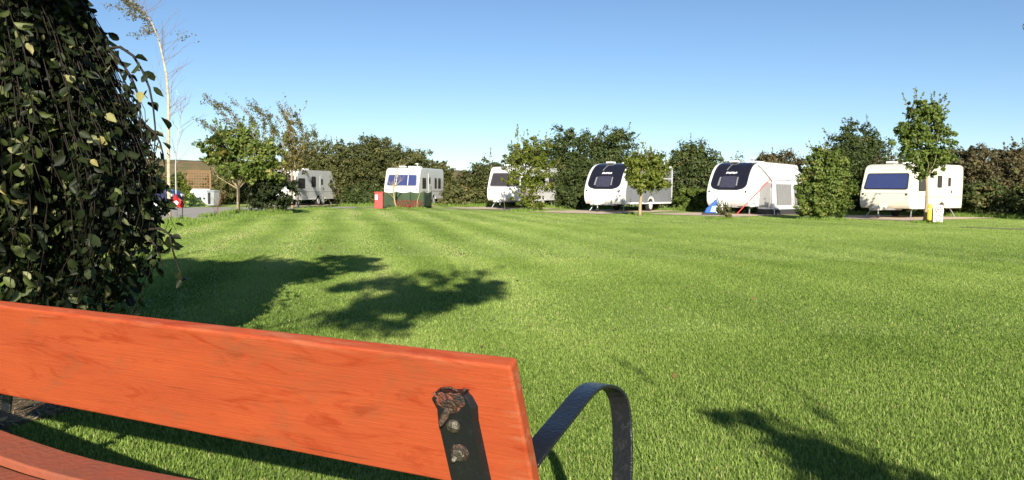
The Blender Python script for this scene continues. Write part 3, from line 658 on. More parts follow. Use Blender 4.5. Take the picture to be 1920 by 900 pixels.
vs.append((cen[0], -.02, cen[1]))
m_.add(vs, [(i, (i + 1) % k, (i + 1) % k + k, i + k) for i in range(k)] + [(i + k, (i + 1) % k + k, 2 * k) for i in range(k)])
o = m_.build('cloth', rd, th); o.modifiers.new('thick', 'SOLIDIFY').thickness = .012
m_ = MB(); m_.add([(-.22, -.10, .52), (-.10, -.10, .51), (-.08, -.09, .58), (-.14, -.10, .64), (-.21, -.10, .61)], [(0, 1, 2, 3, 4)]); o = m_.build('white_centre', M['trim'], th); o.modifiers.new('thick', 'SOLIDIFY').thickness = .01
# parked car glimpsed through the leaves
p = G(262, 41.5); th = thing('parked_car', 'dark blue car parked behind the weeping tree', 'car', p, 0)
cp = [(-1.95, .32), (-2.0, .62), (-1.85, .86), (-1.15, .95), (-.55, 1.38), (.5, 1.42), (1.25, 1.0), (1.75, .88), (1.95, .7), (1.98, .35)]
arch = []
for cx in (1.2, -1.2): arch += [(cx + .36 * math.cos(t), .30 + .36 * math.sin(t)) for t in np.linspace(.1, math.pi - .1, 8)]
MB().prism(cp + arch, -.85, .85, axis=1).build('body', mat('navy_paint', (.015, .02, .07), .25, coat=.5), th, bevel=.06, seg=3)
for sgn in (-1, 1):
    for poly in ([(-.92, .98), (-.48, 1.31), (.0, 1.33), (.0, .98)], [(.06, .98), (.06, 1.33), (.48, 1.34), (1.02, 1.0)]):
        MB().prism(poly, sgn * .851, sgn * .862, axis=1).build('window', M['dkglass'], th)
    MB().box((1.93, sgn * .62, .66), (.1, .3, .14)).build('headlight', M['trim'], th, bevel=.03)
    MB().box((-1.93, sgn * .66, .72), (.1, .22, .18)).build('tail_light', rd, th, bevel=.03)
    for cx in (1.2, -1.2):
        wh = MB().prism([(cx + .31 * math.cos(t), .31 + .31 * math.sin(t)) for t in np.linspace(0, 2 * math.pi, 20, endpoint=False)], sgn * .66, sgn * .84, axis=1).build('wheel', M['rubber'], th, bevel=.03)
        MB().prism([(cx + .2 * math.cos(t), .31 + .2 * math.sin(t)) for t in np.linspace(0, 2 * math.pi, 16, endpoint=False)], sgn * .83, sgn * .852, axis=1).build('rim', M['rim'], wh)

# ------------------------------------------------------------------ hedge and trees behind the caravans
rng = np.random.default_rng(21)
GH = 'hedgerow trees behind the caravans'
HB = 'hedge shrubs between the caravans'
def hedge(px, ytop, d, wpx, leaf, label, name='hedge_tree', n=9000, size=.18, shape='hedge', k=13, group=GH, tint0=.45, spr=14, spr_len=.55, fill=.3, cat='tree', clump=.30, lean=(0, 0, 0)):
    b = G(px, d); h = P(px, ytop, d)[2] - b[2]; w_ = wpx * d / F
    lob = np.array(rlobes(rng, w_ * 1.08, h, k, shape=shape, depth=min(w_, 3.6)))
    lob[:, 3:] *= 1.18; f_ = h * .93 / (lob[:, 2] + lob[:, 5]).max(); lob[:, 2] *= f_; lob[:, 5] *= f_; n = int(n * 2.2); size *= .82
    return tree(name, label, cat, b, lob, n, size, leaf, rng, trunk_h=h * .35, trunk_r=.10, group=group, spr=spr, spr_len=spr_len, clump=clump, fill=fill, tint0=tint0, stems=3, limbs=6, spr_lean=lean)
hedge(60, 310, 62, 160, L_olive, 'olive shrub across the road behind the weeping tree crown', 'hedge_shrub', group=HB, cat='shrub')
hedge(185, 305, 62, 150, L_dark, 'dark shrub across the road hidden by the weeping tree', 'hedge_shrub', group=HB, cat='shrub')
hedge(300, 322, 60, 130, L_olive, 'olive shrub at the road end behind the weeping tree', 'hedge_shrub', group=HB, cat='shrub')
hedge(408, 320, 56, 60, L_olive, 'olive scrub beside the brown trellis and grey bin', 'hedge_shrub', n=5000, group=HB, cat='shrub', tint0=.6)
hedge(470, 290, 60, 110, L_dark, 'dark shrub behind the leafy tree by the road', 'hedge_shrub', group=HB, cat='shrub')
hedge(575, 232, 62, 140, L_olive, 'brownish hedgerow tree rising behind the twin-axle caravan', n=10000, tint0=.4, lean=(-.3, 0, 0))
hedge(640, 255, 61, 120, L_olive, 'olive hedgerow tree right of the twin-axle caravan', n=10000)
hedge(700, 248, 60, 120, L_olive, 'tallest olive hedgerow tree behind the fire point', n=12000, tint0=.38)
hedge(772, 270, 60, 110, L_olive, 'rounded olive tree over the blue-windowed caravan roof', n=10000, tint0=.5)
hedge(826, 296, 58, 60, L_olive, 'low olive shrub at the rear of the blue-windowed caravan', 'hedge_shrub', n=5000, tint0=.55, group=HB, cat='shrub')
hedge(868, 315, 57, 70, L_olive, 'low olive shrub in the gap between two caravans', 'hedge_shrub', n=6000, tint0=.35, spr=12, group=HB, cat='shrub')
hedge(918, 287, 56, 90, L_olive, 'olive shrub behind the half-hidden caravan front', 'hedge_shrub', n=9000, tint0=.3, group=HB, cat='shrub')
hedge(985, 262, 55, 100, L_olive, 'olive tree behind the loose yellow-green bush', n=9000)
hedge(1062, 230, 53, 120, L_dark, 'dark green tall tree left of the black-windowed caravan', n=13000, k=14)
hedge(1138, 230, 53, 130, L_dark, 'broad dark green tree over the caravan with grey sides', n=14000, k=14, tint0=.5)
hedge(1225, 287, 51, 90, L_olive, 'low olive tree behind the small round tree', n=7000)
hedge(1305, 258, 50, 120, L_dark, 'dark tree between the two black-windowed caravans', n=13000, tint0=.5)
hedge(1380, 288, 50, 100, L_olive, 'low olive shrub behind the awning caravan front', 'hedge_shrub', n=8000, tint0=.4, group=HB, cat='shrub')
hedge(1455, 278, 50, 120, L_brown, 'russet shrub behind the awning caravan roof', 'hedge_shrub', n=9000, tint0=.5, spr=16, group=HB, cat='shrub')
hedge(1535, 285, 48, 90, L_olive, 'olive shrub behind the dense rounded bush', 'hedge_shrub', n=7000, group=HB, cat='shrub')
hedge(1608, 210, 49, 140, L_dark, 'tall dark tree behind the cream caravan', n=14000, k=15, tint0=.5, spr=22)
hedge(1680, 282, 46, 110, L_brown, 'russet shrub directly behind the cream caravan roof', 'hedge_shrub', n=8000, tint0=.5, group=HB, cat='shrub')
hedge(1765, 268, 45, 110, L_olive, 'olive shrub behind the rear of the cream caravan', 'hedge_shrub', n=9000, group=HB, cat='shrub')
hedge(1825, 262, 44, 110, L_brown, 'reddish brown hedge tree right of the cream caravan', n=13000, tint0=.5, spr=26, clump=.26)
hedge(1895, 258, 43, 120, L_brown, 'brown green hedge tree at the right edge of the picture', n=13000, tint0=.62, spr=26, clump=.26)
hedge(1975, 262, 42, 120, L_olive, 'olive hedge tree just beyond the right edge', n=6000)
hedge(1850, 335, 42, 110, L_dark, 'low green bramble shrub at the foot of the brown hedge', 'hedge_shrub', n=9000, tint0=.7, spr=14, spr_len=.4, group=HB, cat='shrub')
hedge(1925, 345, 41, 90, L_dark, 'low green bramble shrub beside the right edge', 'hedge_shrub', n=6000, tint0=.65, spr=10, spr_len=.4, group=HB, cat='shrub')
hedge(1300, 350, 47, 70, L_green, 'low green bramble shrub between two black-windowed caravans', 'hedge_shrub', n=6000, tint0=.4, spr=10, spr_len=.3, group=HB, cat='shrub')
hedge(870, 345, 54, 80, L_olive, 'low olive bramble shrub at the gap in the hedge', 'hedge_shrub', n=6000, tint0=.55, spr=10, spr_len=.3, group=HB, cat='shrub')
hedge(680, 340, 57, 90, L_dark, 'low dark bramble shrub behind the red fire point', 'hedge_shrub', n=6000, tint0=.45, spr=10, spr_len=.3, group=HB, cat='shrub')
hedge(1078, 345, 49, 60, L_dark, 'low dark bramble shrub left of the grey-sided caravan', 'hedge_shrub', n=5000, tint0=.4, spr=8, spr_len=.3, group=HB, cat='shrub')
# out of frame at the right: its branch tips show at the edge, its shade falls on the grass
b = G(2030, 39); tree('edge_tree', 'tall tree at the right edge showing only a few leafy twig tips', 'tree', b, [(0, 0, 8.6, 2.5, 2.4, 1.6), (-.6, .3, 9.4, 2.1, 1.8, 1.2), (.3, 0, 7.4, 2, 2, 1)], 5000, .16, L_olive, rng, trunk_h=5.4, trunk_r=.13, spr=60, spr_len=.9)
b = G(2030, 36); tree('hedge_shrub', 'dense shrub just beyond the right edge shading the grass', 'shrub', b, rlobes(rng, 4.6, 3.6, 9, shape='hedge'), 6000, .16, L_dark, rng, group=HB, stems=2)

# ------------------------------------------------------------------ trees and bushes in front
def px_lobes(base, d, items):
    """(px, py, rx_px, rz_px[, dy]) -> lobes relative to the base"""
    out = []
    for it in items:
        c_ = P(it[0], it[1], d + (it[4] if len(it) > 4 else 0)) - base; s_ = d / F
        out.append((c_[0], c_[1], c_[2], it[2] * s_, it[2] * s_ * .9, it[3] * s_))
    return out
# leafy tree by the road
d = 31.8; b = G(446, d)
tree('roadside_tree', 'leafy green tree with pale trunk leaning over the road edge', 'tree', b, px_lobes(b, d, [(415, 275, 36, 26), (455, 262, 40, 28, .4), (490, 285, 36, 32), (450, 300, 50, 30), (505, 318, 28, 24, .3), (405, 290, 28, 18), (480, 325, 34, 20, .5), (525, 300, 16, 26)]),
     10000, .14, L_green, rng, trunk_h=1.05, trunk_r=.065, bark='palebark', lean=(.02, 0), spr=50, spr_len=.45, clump=.34, tint0=.62, fill=.4, limbs=12)
# dark bush under it
d = 33; b = G(508, d)
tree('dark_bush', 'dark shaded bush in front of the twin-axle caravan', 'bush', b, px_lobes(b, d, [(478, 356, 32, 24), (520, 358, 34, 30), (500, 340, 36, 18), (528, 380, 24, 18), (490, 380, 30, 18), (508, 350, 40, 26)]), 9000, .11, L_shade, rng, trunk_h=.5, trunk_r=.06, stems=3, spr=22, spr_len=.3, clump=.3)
# scrub with yellowing leaves at the right of the leafy tree
d = 42; b = G(548, d)
tree('yellowing_tree', 'tall thin-trunked tree with yellow brown leaves behind the dark bush', 'tree', b, px_lobes(b, d, [(545, 275, 26, 34), (530, 320, 22, 26), (560, 300, 30, 24), (550, 240, 18, 26)]), 2600, .12, L_birch, rng, trunk_h=2.6, trunk_r=.06, bark='palebark', spr=40, spr_len=.8, spr_lean=(-.6, 0, .3), clump=.4, tint0=.35, per=12)

def shoots(mb, start, d0, L, r, depth, rng, wind, out, seg=5, kids=4, spread=.7, curl=.25):
    """a branching bare tree: adds tubes to mb and notes (point, direction) along the outer twigs"""
    p = np.array(start, float); dd = np.array(d0, float); pts = [p.copy()]
    for i in range(seg):
        dd = dd + np.array(wind) * curl + rng.normal(0, .07, 3); dd /= np.linalg.norm(dd); p = p + dd * L / seg; pts.append(p.copy())
    mb.tube(pts, np.linspace(r, r * .45, len(pts)), 5 if depth > 1 else 4, False)
    if depth <= 1: out += [(q, dd) for q in pts[1:]]
    if depth > 0:
        for k in range(kids):
            i = rng.integers(max(1, seg // 3), seg + 1); a = rng.normal(0, 1, 3); a = a - dd * np.dot(a, dd); a /= np.linalg.norm(a) + 1e-9
            nd = dd * .75 + a * spread; nd[2] += .18
            shoots(mb, pts[i], nd / np.linalg.norm(nd), L * rng.uniform(.4, .62), r * .45, depth - 1, rng, wind, out, seg=4, kids=kids, spread=spread, curl=curl)
# windswept birch tops behind the leafy tree: shoots rise and stream to the left
def windswept(label, base_px, d, stem_px, wisps, n, rng):
    b = G(*base_px); th = thing('windswept_birch', label, 'tree', b, group='windswept birches by the road')
    mb = MB(); st = [b] + [P(x, y, d) for x, y in stem_px]; mb.tube(st, np.linspace(.05, .015, len(st)), 6, False); pts = []
    for wsp in wisps:
        c_ = spline([P(x, y, d + rng.normal(0, .3)) for x, y in wsp], 16); mb.tube(c_, np.linspace(.03, .005, 16), 4, False)
        for k in range(24):
            t = rng.uniform(.12, 1); i_ = int(t * 14); q = c_[i_] + (c_[i_ + 1] - c_[i_]) * rng.random(); dd = unit(c_[min(15, i_ + 1)] - c_[max(0, i_ - 1)])
            e = q + (dd * rng.uniform(.35, .8) + rng.normal(0, .20, 3) + np.array([-.12, 0, .0])) * rng.uniform(.6, 1.3) * (1.15 - .6 * t); mb.tube([q, (q + e) / 2 + [0, 0, .03], e], [.009, .006, .003], 3, False)
            pts += [q + (e - q) * f for f in np.linspace(.2, 1.05, 9)]
    mb.build('trunk', M['palebark'], th, world=True, smooth=True, fix=False)
    pt = np.array(pts); c_ = pt[rng.integers(0, len(pt), n)] + rng.normal(0, .06, (n, 3))
    np_mesh('crown', leaf_quads(c_, unit(rng.normal(0, 1, (n, 3))), .085, rng), 4, L_olive, np.clip(rng.normal(.5, .22, n), 0, 1), th)
windswept('windswept birch with wispy tops streaming left behind the leafy tree', (500, 40), 40, [(497, 340), (488, 300), (478, 270)],
          [[(478, 290), (450, 250), (420, 215), (385, 180)], [(482, 280), (458, 240), (428, 205), (402, 196)], [(486, 285), (480, 240), (462, 205), (436, 190)], [(470, 300), (430, 262), (398, 240), (376, 226)],
           [(490, 290), (500, 240), (490, 212), (468, 196)], [(490, 300), (515, 255), (505, 220), (478, 200)]], 3800, rng)
windswept('second windswept birch with brownish wisps nearer the twin-axle caravan', (560, 47), 47, [(556, 340), (552, 300), (548, 270)],
          [[(550, 300), (550, 255), (540, 225), (528, 203)], [(552, 300), (572, 262), (566, 238), (552, 216)], [(548, 310), (530, 270), (520, 250), (505, 236)], [(552, 310), (590, 285), (596, 262), (586, 244)], [(552, 320), (570, 290), (582, 268), (570, 250)]], 3600, rng)
# slim birch rising beside the weeping tree
d = 24; b = G(318, d); th = thing('slim_birch', 'slim pale birch with bare twigs and a leafy tip bent left', 'tree', b)
trk = [P(x, y, d) for x, y in ((318, 421), (317, 380), (316, 320), (316, 250), (316, 190), (312, 140), (304, 100), (296, 70), (286, 45), (272, 25), (255, 10), (243, 0))]
mb = MB(); mb.tube(trk, [.062, .055, .05, .046, .041, .034, .027, .021, .017, .013, .01, .006], 8)
mb.build('trunk', M['birch'], th, world=True, smooth=True, fix=False)
mb = MB(); out = []; tk = np.array(trk)
for k in range(34):
    i = rng.uniform(2.6, 9.5); q = np.array([np.interp(i, range(12), tk[:, j]) for j in range(3)]); a = rng.normal(.2, .9)
    shoots(mb, q, unit(np.array([math.sin(a) + .25, rng.normal(0, .5), .75])), rng.uniform(.5, 1.0), .0065, 1, rng, (.12, 0, .25), [], seg=4, kids=3, spread=.4)
for i in np.linspace(7, 11, 16):
    q = np.array([np.interp(i, range(12), tk[:, j]) for j in range(3)])
    shoots(mb, q, unit(np.array([-.6 + rng.normal(0, .25), rng.normal(0, .3), .35 + rng.normal(0, .4)])), rng.uniform(.3, .6), .006, 1, rng, (-.5, 0, .0), out, seg=4, kids=3, spread=.45)
sidep = P(342, 66, d); 
shoots(mb, tk[6], unit(sidep - tk[6]), .75, .007, 1, rng, (.1, 0, .1), [], seg=5, kids=2)
o = mb.build('bare_twigs', M['twig'], th, world=True, fix=False)
pt = np.array([q[0] for q in out]); n = 950; c_ = pt[rng.integers(0, len(pt), n)] + rng.normal(0, .05, (n, 3))
c2 = sidep + rng.normal(0, 1, (45, 3)) * [.16, .1, .11]; c_ = np.concatenate([c_, c2]); n = len(c_)
np_mesh('leaves', leaf_quads(c_, unit(rng.normal(0, 1, (n, 3))), .062, rng), 4, L_birch, np.clip(rng.normal(.35, .25, n), 0, 1), th)
# bare saplings
def sapling(label, pts_px, d, r, bark, tw, rng, tlen=.5, wind=(0, 0, .2), name='bare_sapling', lo=.4, kids=3):
    pts = [P(x, y, d) for x, y in pts_px]; b = pts[0].copy(); b[2] = gz(b[0], b[1]); th = thing(name, label, 'sapling', b, group='bare saplings on the lawn edge')
    pts[0] = b; mb = MB(); mb.tube(pts, np.linspace(r, r * .3, len(pts)), 6); mb.build('stem', M[bark], th, world=True, smooth=True, fix=False)
    mb = MB(); pa = np.array(pts)
    for k in range(tw):
        i = rng.uniform(lo * (len(pts) - 1), len(pts) - 1); q = np.array([np.interp(i, range(len(pts)), pa[:, j]) for j in range(3)]); a = rng.uniform(0, 6.28)
        shoots(mb, q, unit(np.array([math.cos(a), math.sin(a), .8])), tlen * rng.uniform(.6, 1.2), r * .28, 1, rng, wind, [], seg=4, kids=kids, spread=.5)
    mb.build('twigs', M[bark], th, world=True, fix=False); return th
sapling('thin grey bare sapling beside the slim birch', [(331, 402), (330, 360), (329, 310), (333, 260), (340, 210)], 29, .035, 'galv', 14, rng, .8)
sapling('short reddish twiggy sapling left of the leafy roadside tree', [(404, 409), (408, 392), (413, 372), (416, 350)], 29.5, .022, 'redbark', 16, rng, .42, lo=.2)
sapling('pale forked sapling in front of the blue three-pane window', [(744, 392), (740, 378), (738, 360), (740, 335), (745, 318)], 43.5, .055, 'strawtwig', 12, rng, .75, lo=.3)
sapling('thin pale sapling at the corner of the green windbreak', [(781, 393), (783, 375), (788, 360)], 43.3, .03, 'strawtwig', 3, rng, .35, lo=.6)
# red flowering plants below the windbreak
b = G(765, 43.6); th = thing('flower_clump', 'low red flowering plants along the foot of the windbreak', 'flowers', b)
n = 620; c_ = np.stack([rng.uniform(-.75, .75, n), rng.uniform(-.15, .15, n), rng.random(n) ** 1.2 * .48], -1) + b
np_mesh('petals', leaf_quads(c_, unit(rng.normal(0, 1, (n, 3)) + [0, -.6, .3]), .065, rng), 4, L_red, np.clip(rng.normal(.5, .28, n), 0, 1), th)
mb = MB()
for k in range(30):
    q = b + np.array([rng.uniform(-.7, .7), rng.uniform(-.12, .12), 0]); mb.tube([q, q + [rng.normal(0, .05), 0, rng.uniform(.2, .42)]], .006, 4)
mb.build('stems', M['twig'], th, world=True, fix=False)
# round green shrub at the road end
d = 47; b = G(342, d)
tree('rounded_shrub', 'yellow green rounded shrub left of the white wall', 'shrub', b, px_lobes(b, d, [(343, 352, 14, 26), (338, 335, 10, 16), (348, 365, 12, 16)]), 2600, .10, L_yellow, rng, trunk_h=.5, trunk_r=.05, stems=2, clump=.35, tint0=.4, spr=8, spr_len=.3)
# loose yellow-green bush in front of the half hidden caravan
d = 41.5; b = G(990, d)
tree('loose_bush', 'loose yellow-green bush with conical tips hiding a caravan', 'bush', b, px_lobes(b, d, [(968, 288, 16, 30), (992, 278, 18, 26), (1012, 300, 26, 36), (975, 320, 30, 30), (1005, 345, 34, 26), (1025, 325, 18, 24), (958, 335, 18, 14), (985, 375, 28, 18, -.3), (1000, 385, 22, 12)]),
     9500, .115, L_yellow, rng, trunk_h=.6, trunk_r=.045, bark='palebark', stems=3, spr=60, spr_len=.5, clump=.34, tint0=.38, fill=.4)
d = 41.2; b = G(946, d)
sapling('small dark bare sapling left of the loose yellow-green bush', [(946, 397), (946, 385), (944, 368), (948, 355)], d, .02, 'bark', 6, rng, .35)
# small round tree before the grey-sided caravan
d = 36.6; b = G(1200, d)
tree('small_round_tree', 'small yellow-green tree with pale trunk before the grey-sided caravan', 'tree', b, px_lobes(b, d, [(1195, 310, 26, 22), (1222, 305, 28, 22), (1235, 330, 24, 22), (1208, 335, 34, 22), (1182, 332, 18, 14), (1205, 350, 20, 12), (1245, 345, 12, 10)]),
     8500, .12, L_yellow, rng, trunk_h=1.15, trunk_r=.075, bark='palebark', lean=(.06, 0), spr=50, spr_len=.4, clump=.36, tint0=.42, fill=.5, limbs=14)
# little conifer
d = 33.2; b = G(1357, d)
tree('small_bush', 'small brownish bush low on the grass beside the blue bag', 'bush', b, px_lobes(b, d, [(1357, 396, 13, 14), (1352, 388, 8, 8), (1364, 400, 12, 10)]), 1600, .06, L_olive, rng, trunk_h=.3, trunk_r=.03, stems=3, clump=.3, tint0=.5, spr=24, spr_len=.18)
# dense bush between the awning and the cream caravan
d = 34.3; b = G(1543, d)
tree('dense_bush', 'dense dark green rounded bush beside the awning', 'bush', b, px_lobes(b, d, [(1540, 308, 28, 28), (1564, 320, 26, 34), (1522, 345, 26, 32), (1556, 355, 40, 36), (1522, 380, 30, 26), (1576, 372, 22, 28), (1545, 388, 40, 22), (1532, 293, 12, 16), (1502, 365, 11, 14)]),
     22000, .115, L_green, rng, trunk_h=.7, trunk_r=.06, stems=3, spr=60, spr_len=.35, clump=.3, tint0=.55, fill=.3)
# slim tree in front of the cream caravan
d = 32; b = G(1733, d)
tree('slim_trunk_tree', 'slim-trunked green tree before the cream caravan', 'tree', b, px_lobes(b, d, [(1712, 240, 30, 34), (1745, 232, 30, 36), (1735, 205, 26, 20), (1700, 265, 26, 26), (1765, 262, 28, 28), (1735, 285, 42, 34), (1725, 318, 28, 20), (1712, 205, 14, 18), (1775, 290, 16, 18), (1752, 310, 22, 16)]),
     11000, .125, L_green, rng, trunk_h=1.85, trunk_r=.058, bark='palebark', spr=60, spr_len=.45, clump=.34, tint0=.42, fill=.4, limbs=16)

# a few fallen leaves on the lawn
n = 150; x, d, _h, _w = blades(rng, n, 3.2, 20, 1, 1); k = d < np.interp(x, roadline[:, 0], roadline[:, 1], right=99)
c_ = np.stack([x, d, gz(x, d) + .024], -1)[k]; n = len(c_)
tag(np_mesh('fallen_leaves', leaf_quads(c_, unit(rng.normal(0, .35, (n, 3)) + [0, -.2, 1]), .045, rng), 4, leafmat('leaf_fallen', [(0, (.10, .055, .025)), (.5, (.22, .13, .05)), (1, (.36, .27, .08))]), rng.random(n)), 'small brown and yellow fallen leaves scattered on the lawn', 'leaves', kind='stuff')

# rough grass round trunks, along the road edge and at the foot of the hedge
def long_grass(spots):
    Vs = []; T = []
    for (c_, rx, ry, n, h) in spots:
        a = rng.uniform(0, 6.28, n); q = np.sqrt(rng.random(n)); x = c_[0] + np.cos(a) * rx * q; y = c_[1] + np.sin(a) * ry * q; z = gz(x, y)
        hh = h * rng.uniform(.4, 1.2, n) * (1.1 - .6 * q); az_ = rng.uniform(0, 6.28, n); wd = .006 + .005 * rng.random(n)
        b0 = np.stack([x, y, z], -1); sdv = np.stack([np.cos(az_), np.sin(az_) * .4, np.zeros(n)], -1) * wd[:, None]
        t1 = b0 + np.stack([rng.normal(0, .2, n), rng.normal(0, .2, n), np.ones(n)], -1) * hh[:, None] * .6; t2 = t1 + np.stack([rng.normal(0, .4, n), rng.normal(0, .3, n), np.ones(n) * .7], -1) * hh[:, None] * .45
        Vs.append(np.stack([b0 - sdv, b0 + sdv, t1 - sdv * .7, t1 + sdv * .7, t2], 1)); T.append(np.clip(rng.normal(.30, .17, n), 0, .85))
    return np.concatenate(Vs), np.concatenate(T)
sp = []
for px, d, r_, h in ((446, 31.6, .7, .35), (400, 28.5, .6, .25), (505, 32.8, 1, .3), (1200, 38.4, .6, .18), (1357, 33, .5, .14), (1543, 34, 1.1, .22), (1735, 31.8, .5, .18), (990, 41.2, 1.0, .25), (745, 43.3, .6, .2), (785, 43.2, .5, .2), (1758, 31, .35, .12), (340, 25, .5, .22), (318, 23.8, .5, .2)):
    c_ = G(px, d); sp.append((c_, r_, r_ * .6, int(620 * r_ + 160), h))
for i in range(34):
    t = rng.random() * 4.6 + 1.4; q = np.array([np.interp(t, range(7), roadline[:, j]) for j in range(2)]); sp.append((np.array([q[0], q[1] - .2]), .8, .35, 260, .15))
for px in np.arange(640, 1960, 16):
    d = np.interp(px, [640, 870, 1080, 1300, 1500, 1800, 1960], [55, 53, 49, 46.5, 45, 41, 39.5]); c_ = G(px, d); sp.append((c_, .8, .9, 280, .32))
Vg, Tg = long_grass(sp)
tag(np_mesh('long_grass', Vg, 5, L_grass, Tg), 'rough longer grass at the hedge foot, road edge and tree bases', 'grass', kind='stuff')

# ------------------------------------------------------------------ weeping tree
rw_ = np.random.default_rng(8)
WC = np.array([-2.83, 4.35, 0.0]); th = thing('weeping_tree', 'dark weeping tree with trailing leafy strands beside the red bench', 'tree', WC)
strands = []
for k in range(640):
    a = rw_.uniform(0, 2 * math.pi); 
    rr = 1.0 * math.sqrt(rw_.uniform(.05, 1)); reach = rr * rw_.uniform(.93, 1.04)
    top = WC + np.array([0, 0, 2.08 + rw_.normal(0, .06)]); ztop = 2.12 + .30 * (1 - rr ** 1.5) + rw_.normal(0, .04)
    zend = rw_.uniform(.22, .9) if rr > .6 else rw_.uniform(.3, 1.0)
    dr = np.array([math.cos(a), math.sin(a), 0]); pts = []
    for t in np.linspace(0, 1, 14):
        s = min(1, t / .42); rad = reach * (.62 * s + .38 * (s ** .5)) * (1 - .10 * max(0, t - .6) ** 1.2)
        if t < .3: z = top[2] + (ztop + .12 * (1 - rr) - top[2]) * math.sin(t / .3 * math.pi / 2)
        else: z = ztop + (zend - ztop) * ((t - .3) / .7) ** 1.25
        pts.append(WC + dr * rad + np.array([0, 0, z]) + rw_.normal(0, .014, 3))
    pts = np.array(pts); tt = np.linspace(0, 1, 14); w1, w2, ph = rw_.normal(0, .055, 2), rw_.normal(0, .03, 2), rw_.uniform(0, 6.28, 2)
    for j in (0, 1): pts[:, j] += tt * (w1[j] * np.sin(tt * 4 + ph[0]) + w2[j] * np.sin(tt * 11 + ph[1])) * 1.6
    # round shoulder: the strand leaves the dome surface
    rho = np.linalg.norm(pts[:, :2] - WC[:2], axis=1); kr = rw_.uniform(.82, 1.0) + (.10 if rw_.random() < .12 else 0); lim = kr * np.interp(pts[:, 2], [.2, .5, .72, .95, 1.2, 1.4, 1.55, 1.83, 2.1, 2.35, 2.5], [.62, .72, .82, .90, .85, .77, .70, .59, .45, .26, .1])
    f = np.minimum(1, lim / np.maximum(rho, 1e-3)); pts[:, :2] = WC[:2] + (pts[:, :2] - WC[:2]) * f[:, None]
    strands.append(pts)
DS = 4.15
extra = [[(205, 90), (225, 88), (250, 105), (268, 135), (280, 165), (287, 200), (291, 240), (290, 275), (287, 300)],
         [(208, 98), (228, 118), (246, 145), (258, 175), (262, 205), (264, 240), (268, 270)],
         [(258, 235), (275, 236), (290, 250), (300, 268), (306, 290), (309, 315)],
         [(280, 430), (300, 428), (318, 440), (322, 462), (328, 485), (336, 505), (343, 522)],
         [(262, 440), (285, 452), (296, 468), (302, 488), (305, 500)]]
xs_ = [np.array([P(x, y, DS + .06 * i) for x, y in e]) for i, e in enumerate(extra)]
mb = MB()
for s in strands: mb.tube(s, np.linspace(.0036, .0014, len(s)), 4, False)
for s in xs_: mb.tube(s, np.linspace(.0085, .003, len(s)), 5, False)
mb.build('branches', M['darktwig'], th, world=True, smooth=True, fix=False)
mb = MB(); mb.tube([WC + [0, 0, z] + np.array([-.16 * (1 - z / 2.2) + .03 * math.sin(z * 3), .02 * math.cos(z * 2), 0]) for z in np.linspace(-.03, 2.15, 9)], np.linspace(.085, .06, 9), 10); mb.build('trunk', M['bark'], th, world=True, smooth=True)
cs, ds, ts_ = [], [], []
def along(s, n):
    L = np.concatenate([[0], np.cumsum(np.linalg.norm(np.diff(s, axis=0), axis=1))]); t = np.sort(rw_.uniform(.04, 1, n)) * L[-1]
    p = np.stack([np.interp(t, L, s[:, j]) for j in range(3)], -1); p2 = np.stack([np.interp(t + .03, L, s[:, j]) for j in range(3)], -1)
    return p, unit(p2 - p + 1e-6 * np.array([0, 0, -1.]))
for s in strands:
    p, t = along(s, 46); kk = np.sin(np.linspace(0, rw_.uniform(8, 22), len(p)) + rw_.uniform(0, 6.28)) + rw_.normal(0, .5, len(p)) > -.75; cs.append(p[kk]); ds.append(t[kk]); ts_.append(np.full(kk.sum(), rw_.choice([-.16, -.06, .05, .42], p=[.4, .3, .16, .14])))  # a few strands tinted lighter for sunlit sprays, the rest darker for shade
for i, s in enumerate(xs_):
    p, t = along(s, (14, 6, 12, 12, 6)[i]); cs.append(p); ds.append(t); ts_.append(np.full(len(p), -.1))
cs = np.concatenate(cs); ds = np.concatenate(ds); n = len(cs)
side = rw_.normal(0, 1, (n, 3)); side = unit(side - ds * np.sum(side * ds, 1, keepdims=True))
ax_ = unit(ds * rw_.uniform(.15, .8, (n, 1)) + side + np.array([0, 0, -.5]) * rw_.uniform(.2, 1.4, (n, 1)))
nr = unit(np.cross(ax_, rw_.normal(0, 1, (n, 3)))); bb = np.cross(nr, ax_)
Ln = (.028 + .056 * rw_.random(n) ** 1.05)[:, None] * 1.05; Wn = Ln * rw_.uniform(.42, .62, (n, 1))
b0 = cs + ax_ * .006 + rw_.normal(0, .014, (n, 3)); fold = nr * Wn * rw_.uniform(.02, .38, (n, 1)); curl_ = nr * Ln * rw_.normal(.1, .16, (n, 1))
V = np.stack([b0, b0 + ax_ * Ln * .28 + bb * Wn * .42 + fold, b0 + ax_ * Ln * .6 + bb * Wn * .5 + fold, b0 + ax_ * Ln * .88 + bb * Wn * .25 + fold * .4, b0 + ax_ * Ln - curl_,
              b0 + ax_ * Ln * .88 - bb * Wn * .25 + fold * .4, b0 + ax_ * Ln * .6 - bb * Wn * .5 + fold, b0 + ax_ * Ln * .28 - bb * Wn * .42 + fold], 1)
tw = np.clip(.30 + np.concatenate(ts_) + rw_.normal(0, .17, n), 0, .93); ye = rw_.random(n) < .05; tw[ye] = rw_.uniform(.94, 1, ye.sum())  # low mean tint for shade; pale leaves are partly yellowish, partly painted sunlight
np_mesh('leaves', V, 8, L_weep, tw, th)

